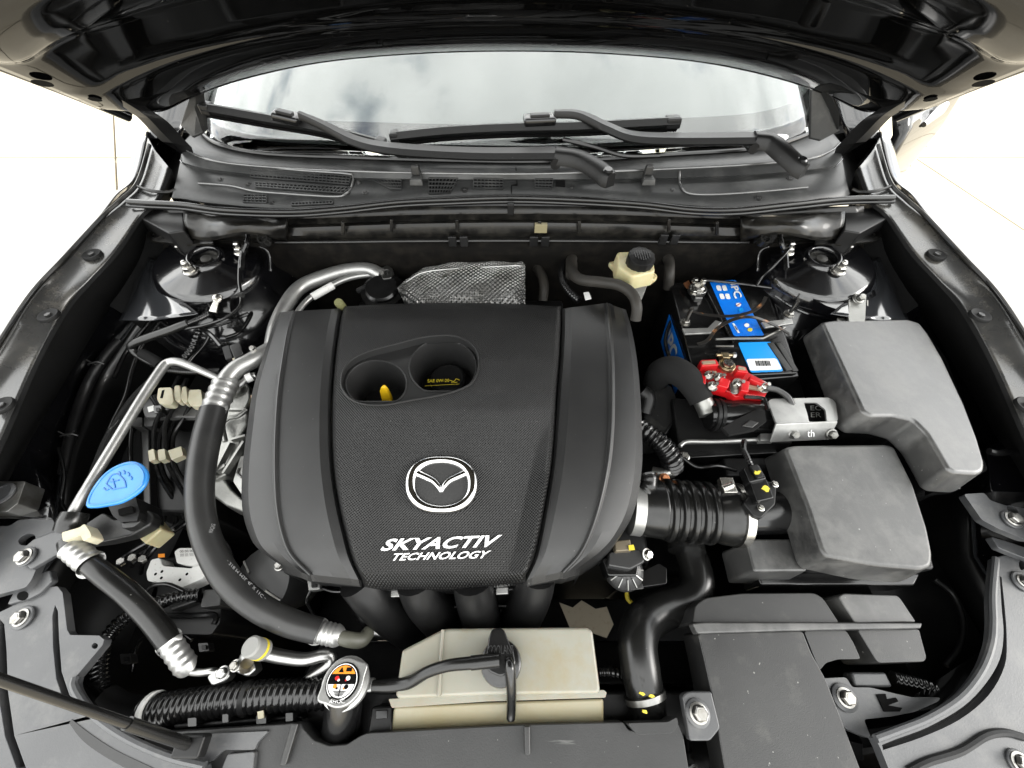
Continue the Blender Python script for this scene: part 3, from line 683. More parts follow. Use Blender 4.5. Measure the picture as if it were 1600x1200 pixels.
# ------------------------------------------------------------------ engine cover
def interp(tab, x):
    if x <= tab[0][0]: return tab[0][1]
    for (a, p), (b, q) in zip(tab, tab[1:]):
        if x <= b: return p + (q-p)*(x-a)/(b-a)
    return tab[-1][1]
def zb(v): return interp([(470,.893),(482,.902),(500,.906),(560,.907),(640,.903),(760,.890),(860,.872),(895,.862),(915,.846)], v)
cov = thing('engine_cover', 'large black textured plastic engine cover with chrome winged emblem', 'engine cover', (0, .3, .75))
VV = [482, 515, 560, 610, 670, 730, 790, 838, 874, 906]
L0 = [437, 425, 410, 395, 386, 379, 378, 388, 404, 440]
L0v = [488, 515, 560, 610, 670, 730, 790, 832, 858, 884]
L1 = [458, 450, 442, 435, 431, 430, 433, 442, 456, 485]
L1v = [486, 515, 560, 610, 670, 730, 790, 836, 868, 898]
L2 = [535, 529, 523, 519, 518, 521, 530, 541, 551, 566]
R2 = [877, 877, 875, 871, 867, 861, 851, 842, 833, 818]
R1 = [948, 952, 955, 956, 955, 949, 936, 920, 904, 880]
R1v = [474, 515, 560, 610, 670, 730, 790, 838, 868, 894]
R0 = [978, 987, 995, 1000, 1003, 1003, 993, 972, 946, 905]
R0v = [484, 515, 560, 610, 670, 730, 790, 832, 860, 888]
def side_panel(name, outer, ov, ridge, rv, seam, sgn):
    rows = []
    for k in range(10):
        z = zb(VV[k]); zo, zr = zb(ov[k]), zb(rv[k])
        o, ov_, r_, rv_, s_, sv = outer[k], ov[k], ridge[k], rv[k], seam[k], VV[k]
        e = P(o, ov_, zo-.022)
        fade = 1 if k < 7 else .9
        rows.append([e + Vector((sgn*.004, 0, -.075)), e + Vector((sgn*.002, 0, -.012)), e, P(o*.8+r_*.2, ov_*.8+rv_*.2, zo-.0125), P(o*.35+r_*.65, ov_*.35+rv_*.65, zo-.0062),
                     P(r_+sgn*5, rv_, zr-.0045), P(r_, rv_, zr-.0010), P(r_-sgn*5, rv_, zr-.0030), P(r_*.55+s_*.45, rv_*.55+sv*.45, z-.001), P(r_*.22+s_*.78, rv_*.22+sv*.78, z+.001), P(s_+sgn*6, sv, z-.003), P(s_+sgn*1, sv, z-.010), P(s_, sv, z-.018)])
    rear_r = [p + Vector((0, .004, -.05)) for p in rows[0]]; rear_m = [p + Vector((0, .006, -.008)) for p in rows[0]]
    fr1 = [p + Vector((0, -.006, -.010)) for p in rows[-1]]; fr2 = [p + Vector((0, -.004, -.055)) for p in rows[-1]]
    body = lerp_rows(rows, 6)
    m = MB().grid([rear_r, rear_m] + body + [fr1, fr2]); return build(name, m, M['cover'], cov, solid=.0025, sharp=15)
for nm, rr_, rv_, w_ in (('l', L1, L1v, -1), ('r', R1, R1v, 1)):
    m = MB().tube([P(u, v, zb(v)-.0008) for u, v in list(zip(rr_, rv_))], .0017, 8); build('highlight_bead', m, M['crease_shine'], cov)  # bead added in a lighter colour as the wing's highlight line
side_panel('left_wing', L0, L0v, L1, L1v, L2, -1)
side_panel('right_wing', R0, R0v, R1, R1v, R2, 1)
# centre panel: dense sheet with an opening for the filler recess
hull = [(533,600),(536,580),(548,563),(575,549),(620,537),(660,527),(700,524),(725,530),(742,545),(748,565),(745,585),(735,600),(715,610),(690,617),(640,626),(600,633),(570,632),(550,625),(538,613)]
hull = [(p.x, p.y) for p in catmull([Vector((a, b, 0)) for a, b in hull], 4, True)]
def inside(u, v, poly):
    c = False; n = len(poly)
    for i in range(n):
        (x1, y1), (x2, y2) = poly[i], poly[i-1]
        if (y1 > v) != (y2 > v) and u < (x2-x1)*(v-y1)/(y2-y1)+x1: c = not c
    return c
Ls = list(zip(VV, L2)); Rs = list(zip(VV, R2))
def smooth_interp(tab, x):
    return interp(tab, x)
Lc = catmull([Vector((a, b, 0)) for b, a in Ls], 12); Rc = catmull([Vector((a, b, 0)) for b, a in Rs], 12)
def at_v(c, v): return interp([(p.y, p.x) for p in c], v)
fl_l = [(640,520),(700,560),(800,582),(912,606)]; fl_r = [(640,868),(700,838),(800,815),(912,790)]
def zc(u, v):
    z = zb(v); l, r_ = at_v(Lc, v), at_v(Rc, v)
    edge = min(u-l, r_-u); z -= .012*max(0, 1-edge/7.0)**2
    if v > 640:
        a, b = interp(fl_l, v), interp(fl_r, v); k = min(1, (v-640)/120)
        if u < a: z += .010*k*(a-u)/max(a-l, 1)
        elif u > b: z += .012*k*(u-b)/max(r_-b, 1)
        z -= .005*k
    return z
NV, NU = 132, 104
def vrow(i, s):
    top = 479 - 6*math.sin(math.pi*s); bot = 906 + 8*math.sin(math.pi*min(1, s*1.08)) - 8*s
    return top + (bot-top)*i/NV
grid = []
for i in range(NV+1):
    r = []
    for j in range(NU+1):
        s = j/NU; v = vrow(i, s); u = at_v(Lc, v)*(1-s) + at_v(Rc, v)*s
        r.append((u, v))
    grid.append(r)
keep = MB(); idx = {}
def snap(u, v):
    best = min(hull, key=lambda p: (p[0]-u)**2+(p[1]-v)**2); d = math.hypot(best[0]-u, best[1]-v)
    return best if d < 2.6 else (u, v)
for i in range(NV+1):
    for j in range(NU+1):
        u, v = grid[i][j]
        if 525 < u < 756 and 515 < v < 642: u, v = snap(u, v); grid[i][j] = (u, v)
        keep.v.append(P(u, v, zc(u, v)))
W_ = NU+1
for i in range(NV):
    for j in range(NU):
        q = [grid[i][j], grid[i][j+1], grid[i+1][j+1], grid[i+1][j]]
        cu_, cv_ = sum(p[0] for p in q)/4, sum(p[1] for p in q)/4
        if inside(cu_, cv_, hull): continue
        keep.f.append((i*W_+j, i*W_+j+1, (i+1)*W_+j+1, (i+1)*W_+j))
last = [keep.v[NV*W_+j] for j in range(W_)]; first = [keep.v[j] for j in range(W_)]
keep.grid([last, [p + Vector((0,-.006,-.012)) for p in last], [p + Vector((0,-.004,-.05)) for p in last]])
keep.grid([first, [p + Vector((0,.006,-.010)) for p in first], [p + Vector((0,.004,-.05)) for p in first]])
build('centre_panel', keep, M['cover_mesh'], cov, sharp=60)
# filler recess: lip, wall, floor with two wells
hp3 = [P(u, v, zb(v)+.0006) for u, v in hull]
m = MB().tube(hp3, .0016, 8, smooth=False, closed=True); build('recess_lip', m, M['cover_pad'], cov)
def dep(v): return .003 + .011*max(0, min(1, (640-v)/110))
hp4 = [Vector((p.x, p.y - .002, zb(v) - dep(v))) for p, (u, v) in zip(hp3, hull)]
m = MB().grid([hp3, hp4], close_u=True); build('recess_wall', m, M['cover_pad'], cov, sharp=60)
wl = [((588,598),48,37), ((692,572),53,44)]
holes = []; wells = []
for (c, a, b) in wl:
    e = ell(c[0], c[1]+2, a, b, 32)
    e = [(u, min(v, 628 if c[0] < 640 else 612)) for u, v in e]
    holes.append([P(u, v, zb(v) - dep(v) - .0006) for u, v in e])
sc_ = lambda l, k: [sum(l, Vector())/len(l) + (p - sum(l, Vector())/len(l))*k for p in l]
holes = [sc_(h, .985) for h in holes]
m = MB().plate([p*.999 + (sum(hp4, Vector())/len(hp4))*.001 for p in hp4], dz=.002, holes=holes); build('recess_floor', m, M['cover_pad'], cov, sharp=60)
for h, nm in zip(holes, ('dipstick_well', 'filler_well')):
    cen = sum(h, Vector())/len(h)
    def ring(k, dz): return [cen + Vector(((p.x-cen.x)*k, (p.y-cen.y)*k, (p.z-cen.z) - dz)) for p in h]
    m = MB().grid([ring(1, 0), ring(.97, .004), ring(.93, .03), ring(.90, .034), ring(.90, .07)], close_u=True); w_ = build(nm, m, M['cover_pad'], cov, sharp=50)
    m = MB().tube(ring(1.01, -.0004), .0014, 8, smooth=False, closed=True); build('well_rim', m, M['cover_pad'], w_)
    b_ = MB(); b_.add(ring(.91, .069), [tuple(range(len(h)))]); build('well_floor', b_, M['plastic'], w_)
# oil filler cap and dipstick inside the wells
cc = sum(holes[1], Vector())/len(holes[1])
t = thing('oil_filler_cap', 'black oil filler cap with yellow print in the right round well', 'oil cap', cc + Vector((0,0,-.069)))
m = MB().lathe([(0,.030),(.026,.030),(.030,.026),(.030,0)], cc + Vector((.002,.006,-.068)), (0,0,1), 28, mod=lambda k, h: 1 + (.03 if k % 2 else 0)); build('cap', m, M['plastic'], t, sharp=40)
cz = cc.z - .0375
def text_mb(s, quad, lift=.0004, shear=0., bold=0., thick=0., space=1.0):
    """lettering laid on a quad (lower left, lower right, upper right, upper left)"""
    c = bpy.data.curves.new('t', 'FONT'); c.body = s; c.shear = shear; c.offset = bold; c.space_character = space; c.resolution_u = 3
    o = bpy.data.objects.new('t', c); scene.collection.objects.link(o); bpy.context.view_layer.update()
    me = bpy.data.meshes.new_from_object(o.evaluated_get(bpy.context.evaluated_depsgraph_get()))
    bpy.data.objects.remove(o); bpy.data.curves.remove(c)
    xs = [v.co.x for v in me.vertices]; ys = [v.co.y for v in me.vertices]; x0, x1, y0, y1 = min(xs), max(xs), min(ys), max(ys)
    A, B, C, D = [Vector(q) for q in quad]; nn = (B-A).cross(D-A).normalized()
    m = MB(); top = []
    for v in me.vertices:
        f, g_ = (v.co.x-x0)/(x1-x0), (v.co.y-y0)/(y1-y0)
        top.append((A*(1-f)+B*f)*(1-g_) + (D*(1-f)+C*f)*g_ + nn*lift)
    fs = [tuple(p.vertices) for p in me.polygons]
    if thick:
        ed = {}
        for f in fs:
            for a, b in zip(f, f[1:]+f[:1]): ed[(a, b)] = ed.get((a, b), 0)+1
        n = len(top); side = [(a, b, b+n, a+n) for (a, b) in ed if (b, a) not in ed]
        m.add(top + [p - nn*thick for p in top], fs + side)
    else: m.add(top, fs)
    bpy.data.meshes.remove(me); return m
m = text_mb('SAE 0W-20', [P(668,598,cz), P(702,597,cz), P(702,592,cz), P(668,593,cz)], bold=.02); build('print', m, M['yellow_paint'], t)
m = MB().tube([P(703,594,cz), P(709,596,cz), P(713,592,cz), P(718,594,cz)], .0007, 6).tube([P(705,598,cz), P(715,597,cz)], .0007, 6).beam(P(664,603,cz), P(718,600,cz), .0007, .0004); build('oil_can_symbol', m, M['yellow_paint'], t)
cd = sum(holes[0], Vector())/len(holes[0])
t = thing('oil_dipstick', 'yellow oil dipstick handle standing in the left round well', 'dipstick', P(598, 636, .84))
pp = P(600, 617, .872)
lo = [pp + Vector((x, .2*z, z)) for x, z in ((-.0075,-.026),(.0085,-.026),(.009,-.006),(.007,.008),(.003,.0165),(-.001,.0165),(-.0055,.008))]
m = MB().plate(lo, down=(.002,.005,0)); build('handle', m, M['yellow'], t, bevel=.0012)
m = MB().tube([pp + Vector((0,.003,-.02)), pp + Vector((0,.006,-.05))], .0035, 8); build('stem', m, M['plastic'], t)
# emblem
def E(u, v, lift): return P(u, v, zc(690, v) + lift)
def Es(l, lift): return [E(u, v, lift) for u, v in l]
emb = build('emblem', MB().plate(Es(ell(690,757,57,46,48,p=2.25), .0022), dz=.004), M['cover_pad'], cov, bevel=.0012)
ring_ = ell(690,757,48.5,38.5,72,p=2.3)
m = MB().tube([E(u, v, .0025) for u, v in ring_], [RP(6.0 + 2.6*abs(u-690)/48, E(u, v, 0)) for u, v in ring_], 14, smooth=False, closed=True); build('chrome_ring', m, M['chrome'], emb, sharp=80)
for sg in (-1, 1):
    wp = [(689.5+sg*.5,769,2.2),(689.5+sg*4.5,760,4.6),(689.5+sg*13,751,5.3),(689.5+sg*27,744,5.6),(689.5+sg*41,738,5.4)]
    m = MB().tube([E(u, v, .0028) for u, v, r in wp], [RP(r, E(u, v, 0)) for u, v, r in wp], 14); build('chrome_wing', m, M['chrome'], emb, sharp=80)
m = MB().plate(Es(ell(690,757,47,37.5,40,p=2.25), .0034), dz=.001); build('ground_disc', m, mat('emblem_grey', (.02,.02,.02), .45), emb)
def CQ(a, b, c, d): return [P(u, v, zc(690, v)+.001) for u, v in (a, b, c, d)]
m = text_mb('SKYACTIV', CQ((593,861),(771,854.5),(785,835.5),(607,842)), lift=.0008, shear=.0, bold=.028, thick=.001, space=1.02); build('lettering', m, M['print_white'], cov, flat=True)
m = text_mb('TECHNOLOGY', CQ((609,876),(759,872),(768,860),(617,864.5)), lift=.0008, bold=.02, thick=.001, space=1.02); build('lettering', m, M['print_white'], cov, flat=True)

# ------------------------------------------------------------------ engine below the cover
t = thing('engine_block', 'dark engine block hidden beneath the big cover', 'engine', (0, .3, .3))
m = MB().plate([(-.20,.50,.80),(.21,.50,.80),(.21,.13,.76),(-.18,.13,.76)], dz=.35); build('block', m, M['plastic'], t, bevel=.01)
m = MB().plate(PP([(560,470),(880,468),(880,500),(560,505)], .83), dz=.1); build('rear_cover', m, M['plastic'], t, bevel=.006)
man = thing('intake_manifold', 'black plastic intake runners curving down below the engine cover front', 'intake manifold', (0, .08, .5))
for pts in ([(560,905,.82),(585,935,.79),(615,962,.74),(650,985,.66),(670,1000,.58)], [(650,905,.82),(662,935,.79),(682,960,.74),(708,985,.66),(720,1000,.58)], [(738,905,.82),(743,935,.79),(750,960,.74),(755,985,.66),(757,1000,.58)], [(838,895,.82),(832,925,.79),(820,955,.74),(803,985,.66),(795,1000,.58)]):
    m = MB().tube([P(*p) for p in pts], [RP(31, P(*p)) for p in pts], 20); build('runner', m, M['plastic'], man)
for v, z in ((922,.79),(948,.75),(970,.70)):
    m = MB().plate(PP([(575,v),(850,v-6),(850,v),(575,v+6)], z), dz=.02); build('web', m, M['plastic'], man, bevel=.002)
for u, v in ((618,926),(724,922),(784,922)):
    m = MB().plate(PP([(u-9,v-4),(u+10,v-5),(u+10,v+6),(u-9,v+7)], .80), dz=.006); build('boss', m, M['alu_satin'], man, bevel=.001)
m = MB().plate(PP([(520,900),(860,890),(850,975),(560,980)], .70), dz=.15); build('plenum', m, M['plastic'], man, bevel=.01)
# heat shield
t = thing('heat_shield', 'dimpled metal heat shield behind the engine cover', 'heat shield', P(730,450,.80))
cols = [[(625,450,.868),(622,452,.875),(630,470,.868),(640,485,.86)], [(640,434,.862),(634,441,.884),(636,462,.882),(645,485,.87)], [(668,415,.862),(660,426,.893),(660,455,.893),(665,485,.88)], [(710,408,.862),(705,420,.898),(705,450,.898),(710,485,.882)], [(760,405,.862),(762,417,.898),(762,450,.898),(765,485,.882)], [(806,404,.862),(808,415,.898),(808,450,.898),(810,485,.88)], [(818,406,.855),(820,417,.89),(821,452,.888),(822,485,.87)]]
rw_ = lerp_rows([catmull([P(*p) for p in c], 6) for c in cols], 6)
rr2 = random.Random(3)
for i_, r in enumerate(rw_):
    for k_ in range(len(r)): r[k_] = r[k_] + Vector((0, 0, .0035*math.sin(i_*.55+k_*.4)*math.sin(k_*.6+i_*.21))) + Vector((rr2.uniform(-1,1), rr2.uniform(-1,1), rr2.uniform(-1,1)))*.0006
m = MB().grid(rw_); build('sheet', m, M['shield'], t, solid=.001, sharp=80)
m = MB().tube([P(c[1][0], c[1][1], c[1][2]+.001) for c in cols[1:]], .0018, 8); build('rolled_edge', m, M['alu_satin'], t)
for u, v in ((698,436),(785,431)):
    m = MB().lathe([(.011,0),(.010,.003),(.006,.004),(.0055,-.003),(0,-.003)], P(u, v, .897), (0,-.6,1), 16); build('bolt_dish', m, M['steel'], t)
m = MB().box(P(768,402,.872), (.010,.006,.018)).box(P(798,402,.868), (.006,.006,.018)); build('tab', m, M['alu_satin'], t, bevel=.001)
# rear black vacuum pump disc and connector left of the shield
t = thing('vacuum_pump', 'round black pump housing behind the engine cover, left of the heat shield', 'pump', P(600,462,.80))
m = MB().lathe([(0,.03),(.03,.03),(.034,.026),(.034,.02),(.044,.018),(.046,.01),(.046,-.05)], P(602,462,.84), (0,-.2,1), 28); build('housing', m, M['plastic_gloss'], t)
m = MB().tube([P(560,455,.85), P(575,448,.86), P(590,442,.865)], .007, 8); build('port', m, M['plastic'], t)
t = thing('oil_fill_bung', 'dull olive round bung at the rear left of the engine cover', 'bung', P(531,474,.88))
m = MB().lathe([(0,.008),(.007,.008),(.008,.005),(.008,-.01)], P(531,475,.902), (0,-.3,1), 16); build('knob', m, mat('olive', (.10,.10,.04), .6), t)

# ------------------------------------------------------------------ brake fluid reservoir
t = thing('brake_reservoir', 'cream brake fluid tank with black ribbed screw cap', 'brake reservoir', P(995,430,.88))
m = MB().plate(PP(rnd([(964,393),(1012,392),(1020,400),(1024,424),(988,432),(966,416)], 5), .945), dz=.03, taper=.004); build('tank', m, M['cream'], t, bevel=.004, seg=3)
m = MB().plate(PP(rnd([(950,409),(964,406),(1018,420),(1029,431),(1022,438),(990,440),(972,434)], 4), .92), dz=.010); build('flange', m, M['cream'], t, bevel=.003)
c = P(1000,408,.951)
m = MB().lathe([(0,.014),(.019,.014),(.0235,.012),(.0245,.008),(.0245,-.008),(.02,-.012)], c, (.02,-.12,1), 40, mod=lambda k, h: 1.0 if k % 3 else .955); cap = build('cap', m, M['plastic'], t, sharp=30)
b = MB()
for k in range(-3, 4): b.box(c + Vector((k*.0042, -.0016, .0148)), (.0012, .03*math.cos(k*.36), .0014))
build('cap_rib', b, M['plastic_mid'], cap)
m = MB().plate(PP(rnd([(986,438),(1014,438),(1006,458),(990,456)], 3), .89), dz=.02); build('outlet', m, mat('outlet_grey', (.16,.16,.15), .5), t, bevel=.003)
# heater hoses
t = thing('heater_hose', 'grey-brown heater hose bending from the bulkhead down beside the engine cover', 'hose', P(950,430,.86))
h1 = [(930,387,.885),(908,390,.885),(895,400,.887),(893,420,.90),(905,436,.915),(940,441,.928),(968,446,.932),(988,460,.93),(995,480,.92),(993,500,.90)]
m = MB().tube([P(*p) for p in h1], [RP(8.4, P(*p)) for p in h1], 14); build('pipe', m, M['rubber_dusty'], t)
m = MB().tube([P(925,388,.885), P(940,387,.885)], RP(10, P(932,388,.885)), 14); build('clamp', m, M['dark_steel'], t)
m = MB().tube([P(893,412,.89), P(893,430,.895)], RP(9.2, P(893,420,.892)), 14); build('sleeve', m, M['rubber_dusty'], t)
t = thing('heater_hose', 'dark heater hose hooking down right of the brake fluid tank', 'hose', P(1040,420,.86))
h2 = [(960,386,.88),(1010,389,.885),(1034,394,.89),(1045,408,.89),(1046,428,.88),(1044,450,.85)]
m = MB().tube([P(*p) for p in h2], [RP(8, P(*p)) for p in h2], 14); build('pipe', m, M['rubber_dusty'], t)
t = thing('engine_harness', 'black taped wiring bundle behind the rear right corner of the engine cover', 'wiring loom', P(890,430,.85))
h3 = [(884,404,.88),(878,420,.885),(880,440,.89),(892,458,.895),(905,470,.895)]
m = MB().tube([P(*p) for p in h3], .0075, 10, corr=(.006,.12)); build('loom', m, M['plastic_gloss'], t)
m = MB().plate(PP([(912,457),(920,456),(924,466),(915,468)], .905), dz=.002); build('paper_tag', m, M['white'], t)
t = thing('coolant_pipe', 'brown stained pipe curving down right of the heat shield', 'pipe', P(840,440,.82))
h4 = [(818,408,.85),(832,412,.86),(845,428,.865),(850,448,.86),(848,470,.84)]
m = MB().tube([P(*p) for p in h4], .010, 12); build('pipe', m, M['rubber_dusty'], t)
def tubepx(pts, px, **k):
    q = [P(*p) for p in pts]; r = px if hasattr(px, '__len__') else [px]*len(pts)
    return MB().tube(q, [RP(a, b) for a, b in zip(r, q)], **k)
def bolt(parent, u, v, z, r=.009, ax=(0,0,1), mt='dark_steel', washer=None, h=.006, name='bolt', wm=None):
    p = P(u, v, z); ax = Vector(ax).normalized()
    if washer:
        w_ = build('washer', MB().lathe([(0,0),(washer,0),(washer,.0016),(washer*.93,.0024),(0,.0024)], p, ax, 28), M[wm or mt], parent)
        p = p + ax*.0024
    m = MB().lathe([(0,0),(r*1.25,0),(r*1.25,.0018),(r,.002),(r,h),(r*.85,h+.0008),(r*.55,h+.0008),(r*.5,h-.001),(0,h-.001)], p, ax, 6) if False else MB().lathe([(r*1.35,0),(r*1.35,.0015),(r*1.05,.002)], p, ax, 20).hexa(p + ax*.0018, ax, r, h)
    m.lathe([(0,h+.0022),(r*.55,h+.0022),(r*.6,h+.0012)], p, ax, 12)
    return build(name, m, M[mt], parent, sharp=35)
# ------------------------------------------------------------------ battery
BZ = .862
bat = thing('battery', 'black car battery with blue labels and bolted terminals', 'battery', P(1150,520,.66))
m = MB().plate(PP([(1046,441),(1200,437),(1250,588),(1089,601)], BZ), dz=.19); build('case', m, M['plastic_gloss'], bat, bevel=.003)
m = MB().plate(PP([(1096,438),(1192,436),(1246,583),(1130,588),(1122,545),(1146,535)], BZ+.008), dz=.007); build('raised_lid', m, M['plastic_gloss'], bat, bevel=.002)
BL = BZ+.0088
lab1 = build('blue_label', MB().plate(PP(rnd([(1108,438),(1150,437.5),(1194,524),(1147,525)], 3), BL+.0004), dz=.0006), M['blue_label'], bat)
def uvq(a, b, c, d, z=BL+.0012): return PP([a, b, c, d], z)
m = text_mb('3PC', uvq((1139,440),(1148,467),(1160,464),(1149,439)), bold=.03); build('label_lettering', m, M['print_white'], lab1)
for u, v in ((1122,450),(1131,450),(1127,463),(1136,463)):
    m = MB().plate(PP(rnd([(u-3.5,v-4),(u+3,v-4.5),(u+6,v+4),(u-1,v+4)], 2), BL+.0012), dz=.0004); build('icon', m, M['print_white'], lab1)
for u, v, mt in ((1154,476,'print_white'),(1158,484,'blue_light'),(1172,515,'yellow_paint'),(1167,508,'print_white')):
    m = MB().plate(PP(ell(u, v, 4, 3, 14), BL+.0012), dz=.0004); build('symbol', m, M[mt], lab1)
m = MB().tube(PP([(1151,478),(1157,474)], BL+.0018), .0006, 6); build('symbol', m, M['red'], lab1)
for v in (507,511): 
    m = MB().plate(PP([(1144+(v-507)*.5,v-2),(1147+(v-507)*.5,v-2),(1154+(v-507)*.5,v+9),(1151+(v-507)*.5,v+9)], BL+.0012), dz=.0004) ; build('fine_print', m, M['print_white'], lab1)
lab2 = build('blue_label', MB().plate(PP(rnd([(1153,535),(1205,534),(1215,560),(1224,580),(1173,582)], 4), BL+.0004), dz=.0006), M['blue_light'], bat)
m = MB().plate(PP(rnd([(1166,561),(1213,560),(1222,577),(1172,579)], 3), BL+.0012), dz=.0005); bc = build('barcode_field', m, M['print_white'], lab2)
m = MB(); u = 1180
for k, w_ in enumerate((1.2,.6,1.6,.6,.8,1.4,.6,1.8,.8,.6,1.2)):
    m.plate(PP([(u,563.5),(u+w_,563.5),(u+w_+2.4,571.5),(u+2.4,571.5)], BL+.0018), dz=.0003); u += w_+1.1
build('barcode', m, M['black'], bc)
lf = [P(1043,484,.80), P(1050,486,.835), P(1074,560,.835), P(1072,588,.78), P(1056,592,.72), P(1024,532,.72)]
xl = [p for p in lf]
wall_x = lambda y: None
cA, cB = P(1046,441,BZ), P(1089,601,BZ)
def side_pt(f, dz, out=.0016):
    b_ = cB.lerp(cA, f); n_ = Vector((-(cA-cB).y, (cA-cB).x, 0)).normalized(); n_ = n_ if n_.x < 0 else -n_
    return b_ + n_*out + Vector((0,0,-dz))
m = MB().plate([side_pt(.76,.03), side_pt(.18,.014), side_pt(.14,.085), side_pt(.70,.095)], down=(-.0006,0,0)); lab3 = build('side_label', m, M['blue_label'], bat)
m = text_mb('3PC', [side_pt(.68,.075,.0026), side_pt(.38,.072,.0026), side_pt(.38,.03,.0026), side_pt(.68,.036,.0026)], bold=.03); build('label_lettering', m, M['print_white'], lab3)
m = MB().beam(P(1203,536,BL), P(1233,579,BL), .012, .003).beam(P(1216,536,BL), P(1243,580,BL), .010, .003); build('lid_rib', m, M['plastic_mid'], bat, bevel=.001)
# carrying straps and hold-down
def ribbon(pts, w_, name, parent, mt, th=.0016):
    q = catmull([P(*p) for p in pts], 6); m = MB(); rows = []
    for i, p in enumerate(q):
        tg = (q[min(i+1,len(q)-1)]-q[max(i-1,0)]).normalized(); sd = tg.cross(Vector((0,0,1))).normalized()*w_/2; nn = tg.cross(sd).normalized()*th/2
        rows.append([p+sd+nn, p-sd+nn, p-sd-nn, p+sd-nn])
    m.grid(rows, close_u=True); m.add(rows[0], [(0,1,2,3)]); m.add(rows[-1], [(0,1,2,3)])
    return build(name, m, M[mt], parent, sharp=40)
mat('strap', (.012,.011,.010), .3, dust=(45,.56,.66,(.32,.14,.05),.4))
ribbon([(1077,484,.885),(1098,491,.876),(1140,494,.882),(1172,488,.884),(1190,476,.888),(1197,464,.893)], .006, 'handle', bat, 'strap')
ribbon([(1090,538,.878),(1105,532,.880),(1122,512,.893),(1150,498,.905),(1178,496,.906),(1210,508,.895),(1233,522,.882)], .006, 'handle', bat, 'strap')
hd = thing('battery_clamp', 'metal hold-down bar across the battery with two threaded studs', 'clamp', P(1150,510,BZ))
m = MB().plate(PP([(1066,513),(1106,512),(1118,500),(1128,503),(1112,520),(1070,522)], .881), dz=.004); build('left_arm', m, M['alu_satin'], hd, bevel=.001)
m = MB().plate(PP([(1190,503),(1238,497),(1240,505),(1196,512)], .881), dz=.004); build('right_arm', m, M['alu_satin'], hd, bevel=.001)
m = MB().tube(PP([(1118,530),(1146,529),(1192,529),(1210,520),(1226,512)], .882), .0022, 8, smooth=False).tube(PP([(1118,541),(1146,541)], .877), .0018, 8, smooth=False); build('rod', m, M['dark_steel'], hd)
for u, v, u2, v2 in ((1070,505,1081,482),(1232,492,1247,470)):
    b0 = P(u, v, .878); q = MB().lathe([(0,0),(.0095,0),(.0095,.002),(0,.002)], b0, seg=20).hexa(b0+Vector((0,0,.002)), (0,0,1), .0072, .006).tube([b0, P(u2, v2, .918)], .0032, 10, smooth=False); build('stud', q, M['steel'], hd, sharp=35)
# terminals
tn = thing('negative_terminal', 'zinc battery clamp with bolts at the rear left of the battery', 'terminal', P(1086,450,BZ))
c = P(1090,452,.875)
m = MB().lathe([(.011,-.012),(.012,.008),(.009,.010),(.0085,.004),(0,.004)], c, seg=20); build('post', m, M['zinc'], tn)
m = MB().lathe([(.0125,-.008),(.017,-.008),(.017,.004),(.0125,.004)], c, seg=20).box(c+Vector((-.006,-.020,-.002)), (.014,.018,.011)); build('clamp', m, M['alu'], tn, bevel=.001)
for dx, dy in ((-.004,.016),(.012,.014),(-.016,-.018)):
    q = c + Vector((dx, dy, .006)); m = MB().lathe([(0,0),(.007,0),(.007,.002),(0,.002)], q, seg=16).hexa(q+Vector((0,0,.002)), (0,0,1), .0056, .006); build('nut', m, M['zinc'], tn, sharp=35)
m = MB().plate(PP([(1068,442),(1076,438),(1082,447),(1074,450)], .874), dz=.003); build('copper_end', m, M['copper'], tn, bevel=.0005)
tc_ = thing('negative_cable', 'thin black battery cable with copper lug bolted right of the battery', 'cable', P(1240,457,.87))
m = tubepx([(1094,437,.884),(1130,440,.882),(1180,446,.882),(1222,452,.884)], 2.4, seg=8); build('lead', m, M['plastic_gloss'], tc_)
m = tubepx([(1212,450,.884),(1228,453,.884)], 4.2, seg=10, corr=(.004,.2)); build('tape', m, M['plastic'], tc_)
m = tubepx([(1234,455,.885),(1244,457,.885)], 4, seg=10); build('copper_core', m, M['copper'], tc_)
m = MB().plate(PP([(1243,451),(1262,457),(1266,467),(1247,463)], .887), dz=.006).plate(PP(ell(1272,464,9.5,8,20), .884), dz=.004); build('lug', m, M['zinc'], tc_, bevel=.001)
bolt(tc_, 1273, 463, .884, .0058, (0,-.1,1), 'zinc', .0085)
tp = thing('positive_terminal', 'brass coloured battery clamp behind the red fuse holder', 'terminal', P(1135,565,BZ))
c = P(1135,572,.878)
m = MB().lathe([(0,.010),(.008,.010),(.009,-.012)], c, seg=18); build('post', m, M['zinc'], tp)
brass = mat('brass', (.45,.36,.22), .35, metal=1, var=(80,(.3,.24,.15)))
m = MB().lathe([(.0095,-.01),(.0135,-.01),(.0135,.004),(.0095,.004)], c, seg=18).box(c+Vector((0,.016,.003)), (.012,.012,.014)).tube([c+Vector((-.014,.019,.006)), c+Vector((.018,.019,.006))], .0032, 8, smooth=False); build('clamp', m, brass, tp, bevel=.001)
m = MB().hexa(c+Vector((.013,.019,.006)), (1,0,0), .0055, .006); build('nut', m, M['steel'], tp)
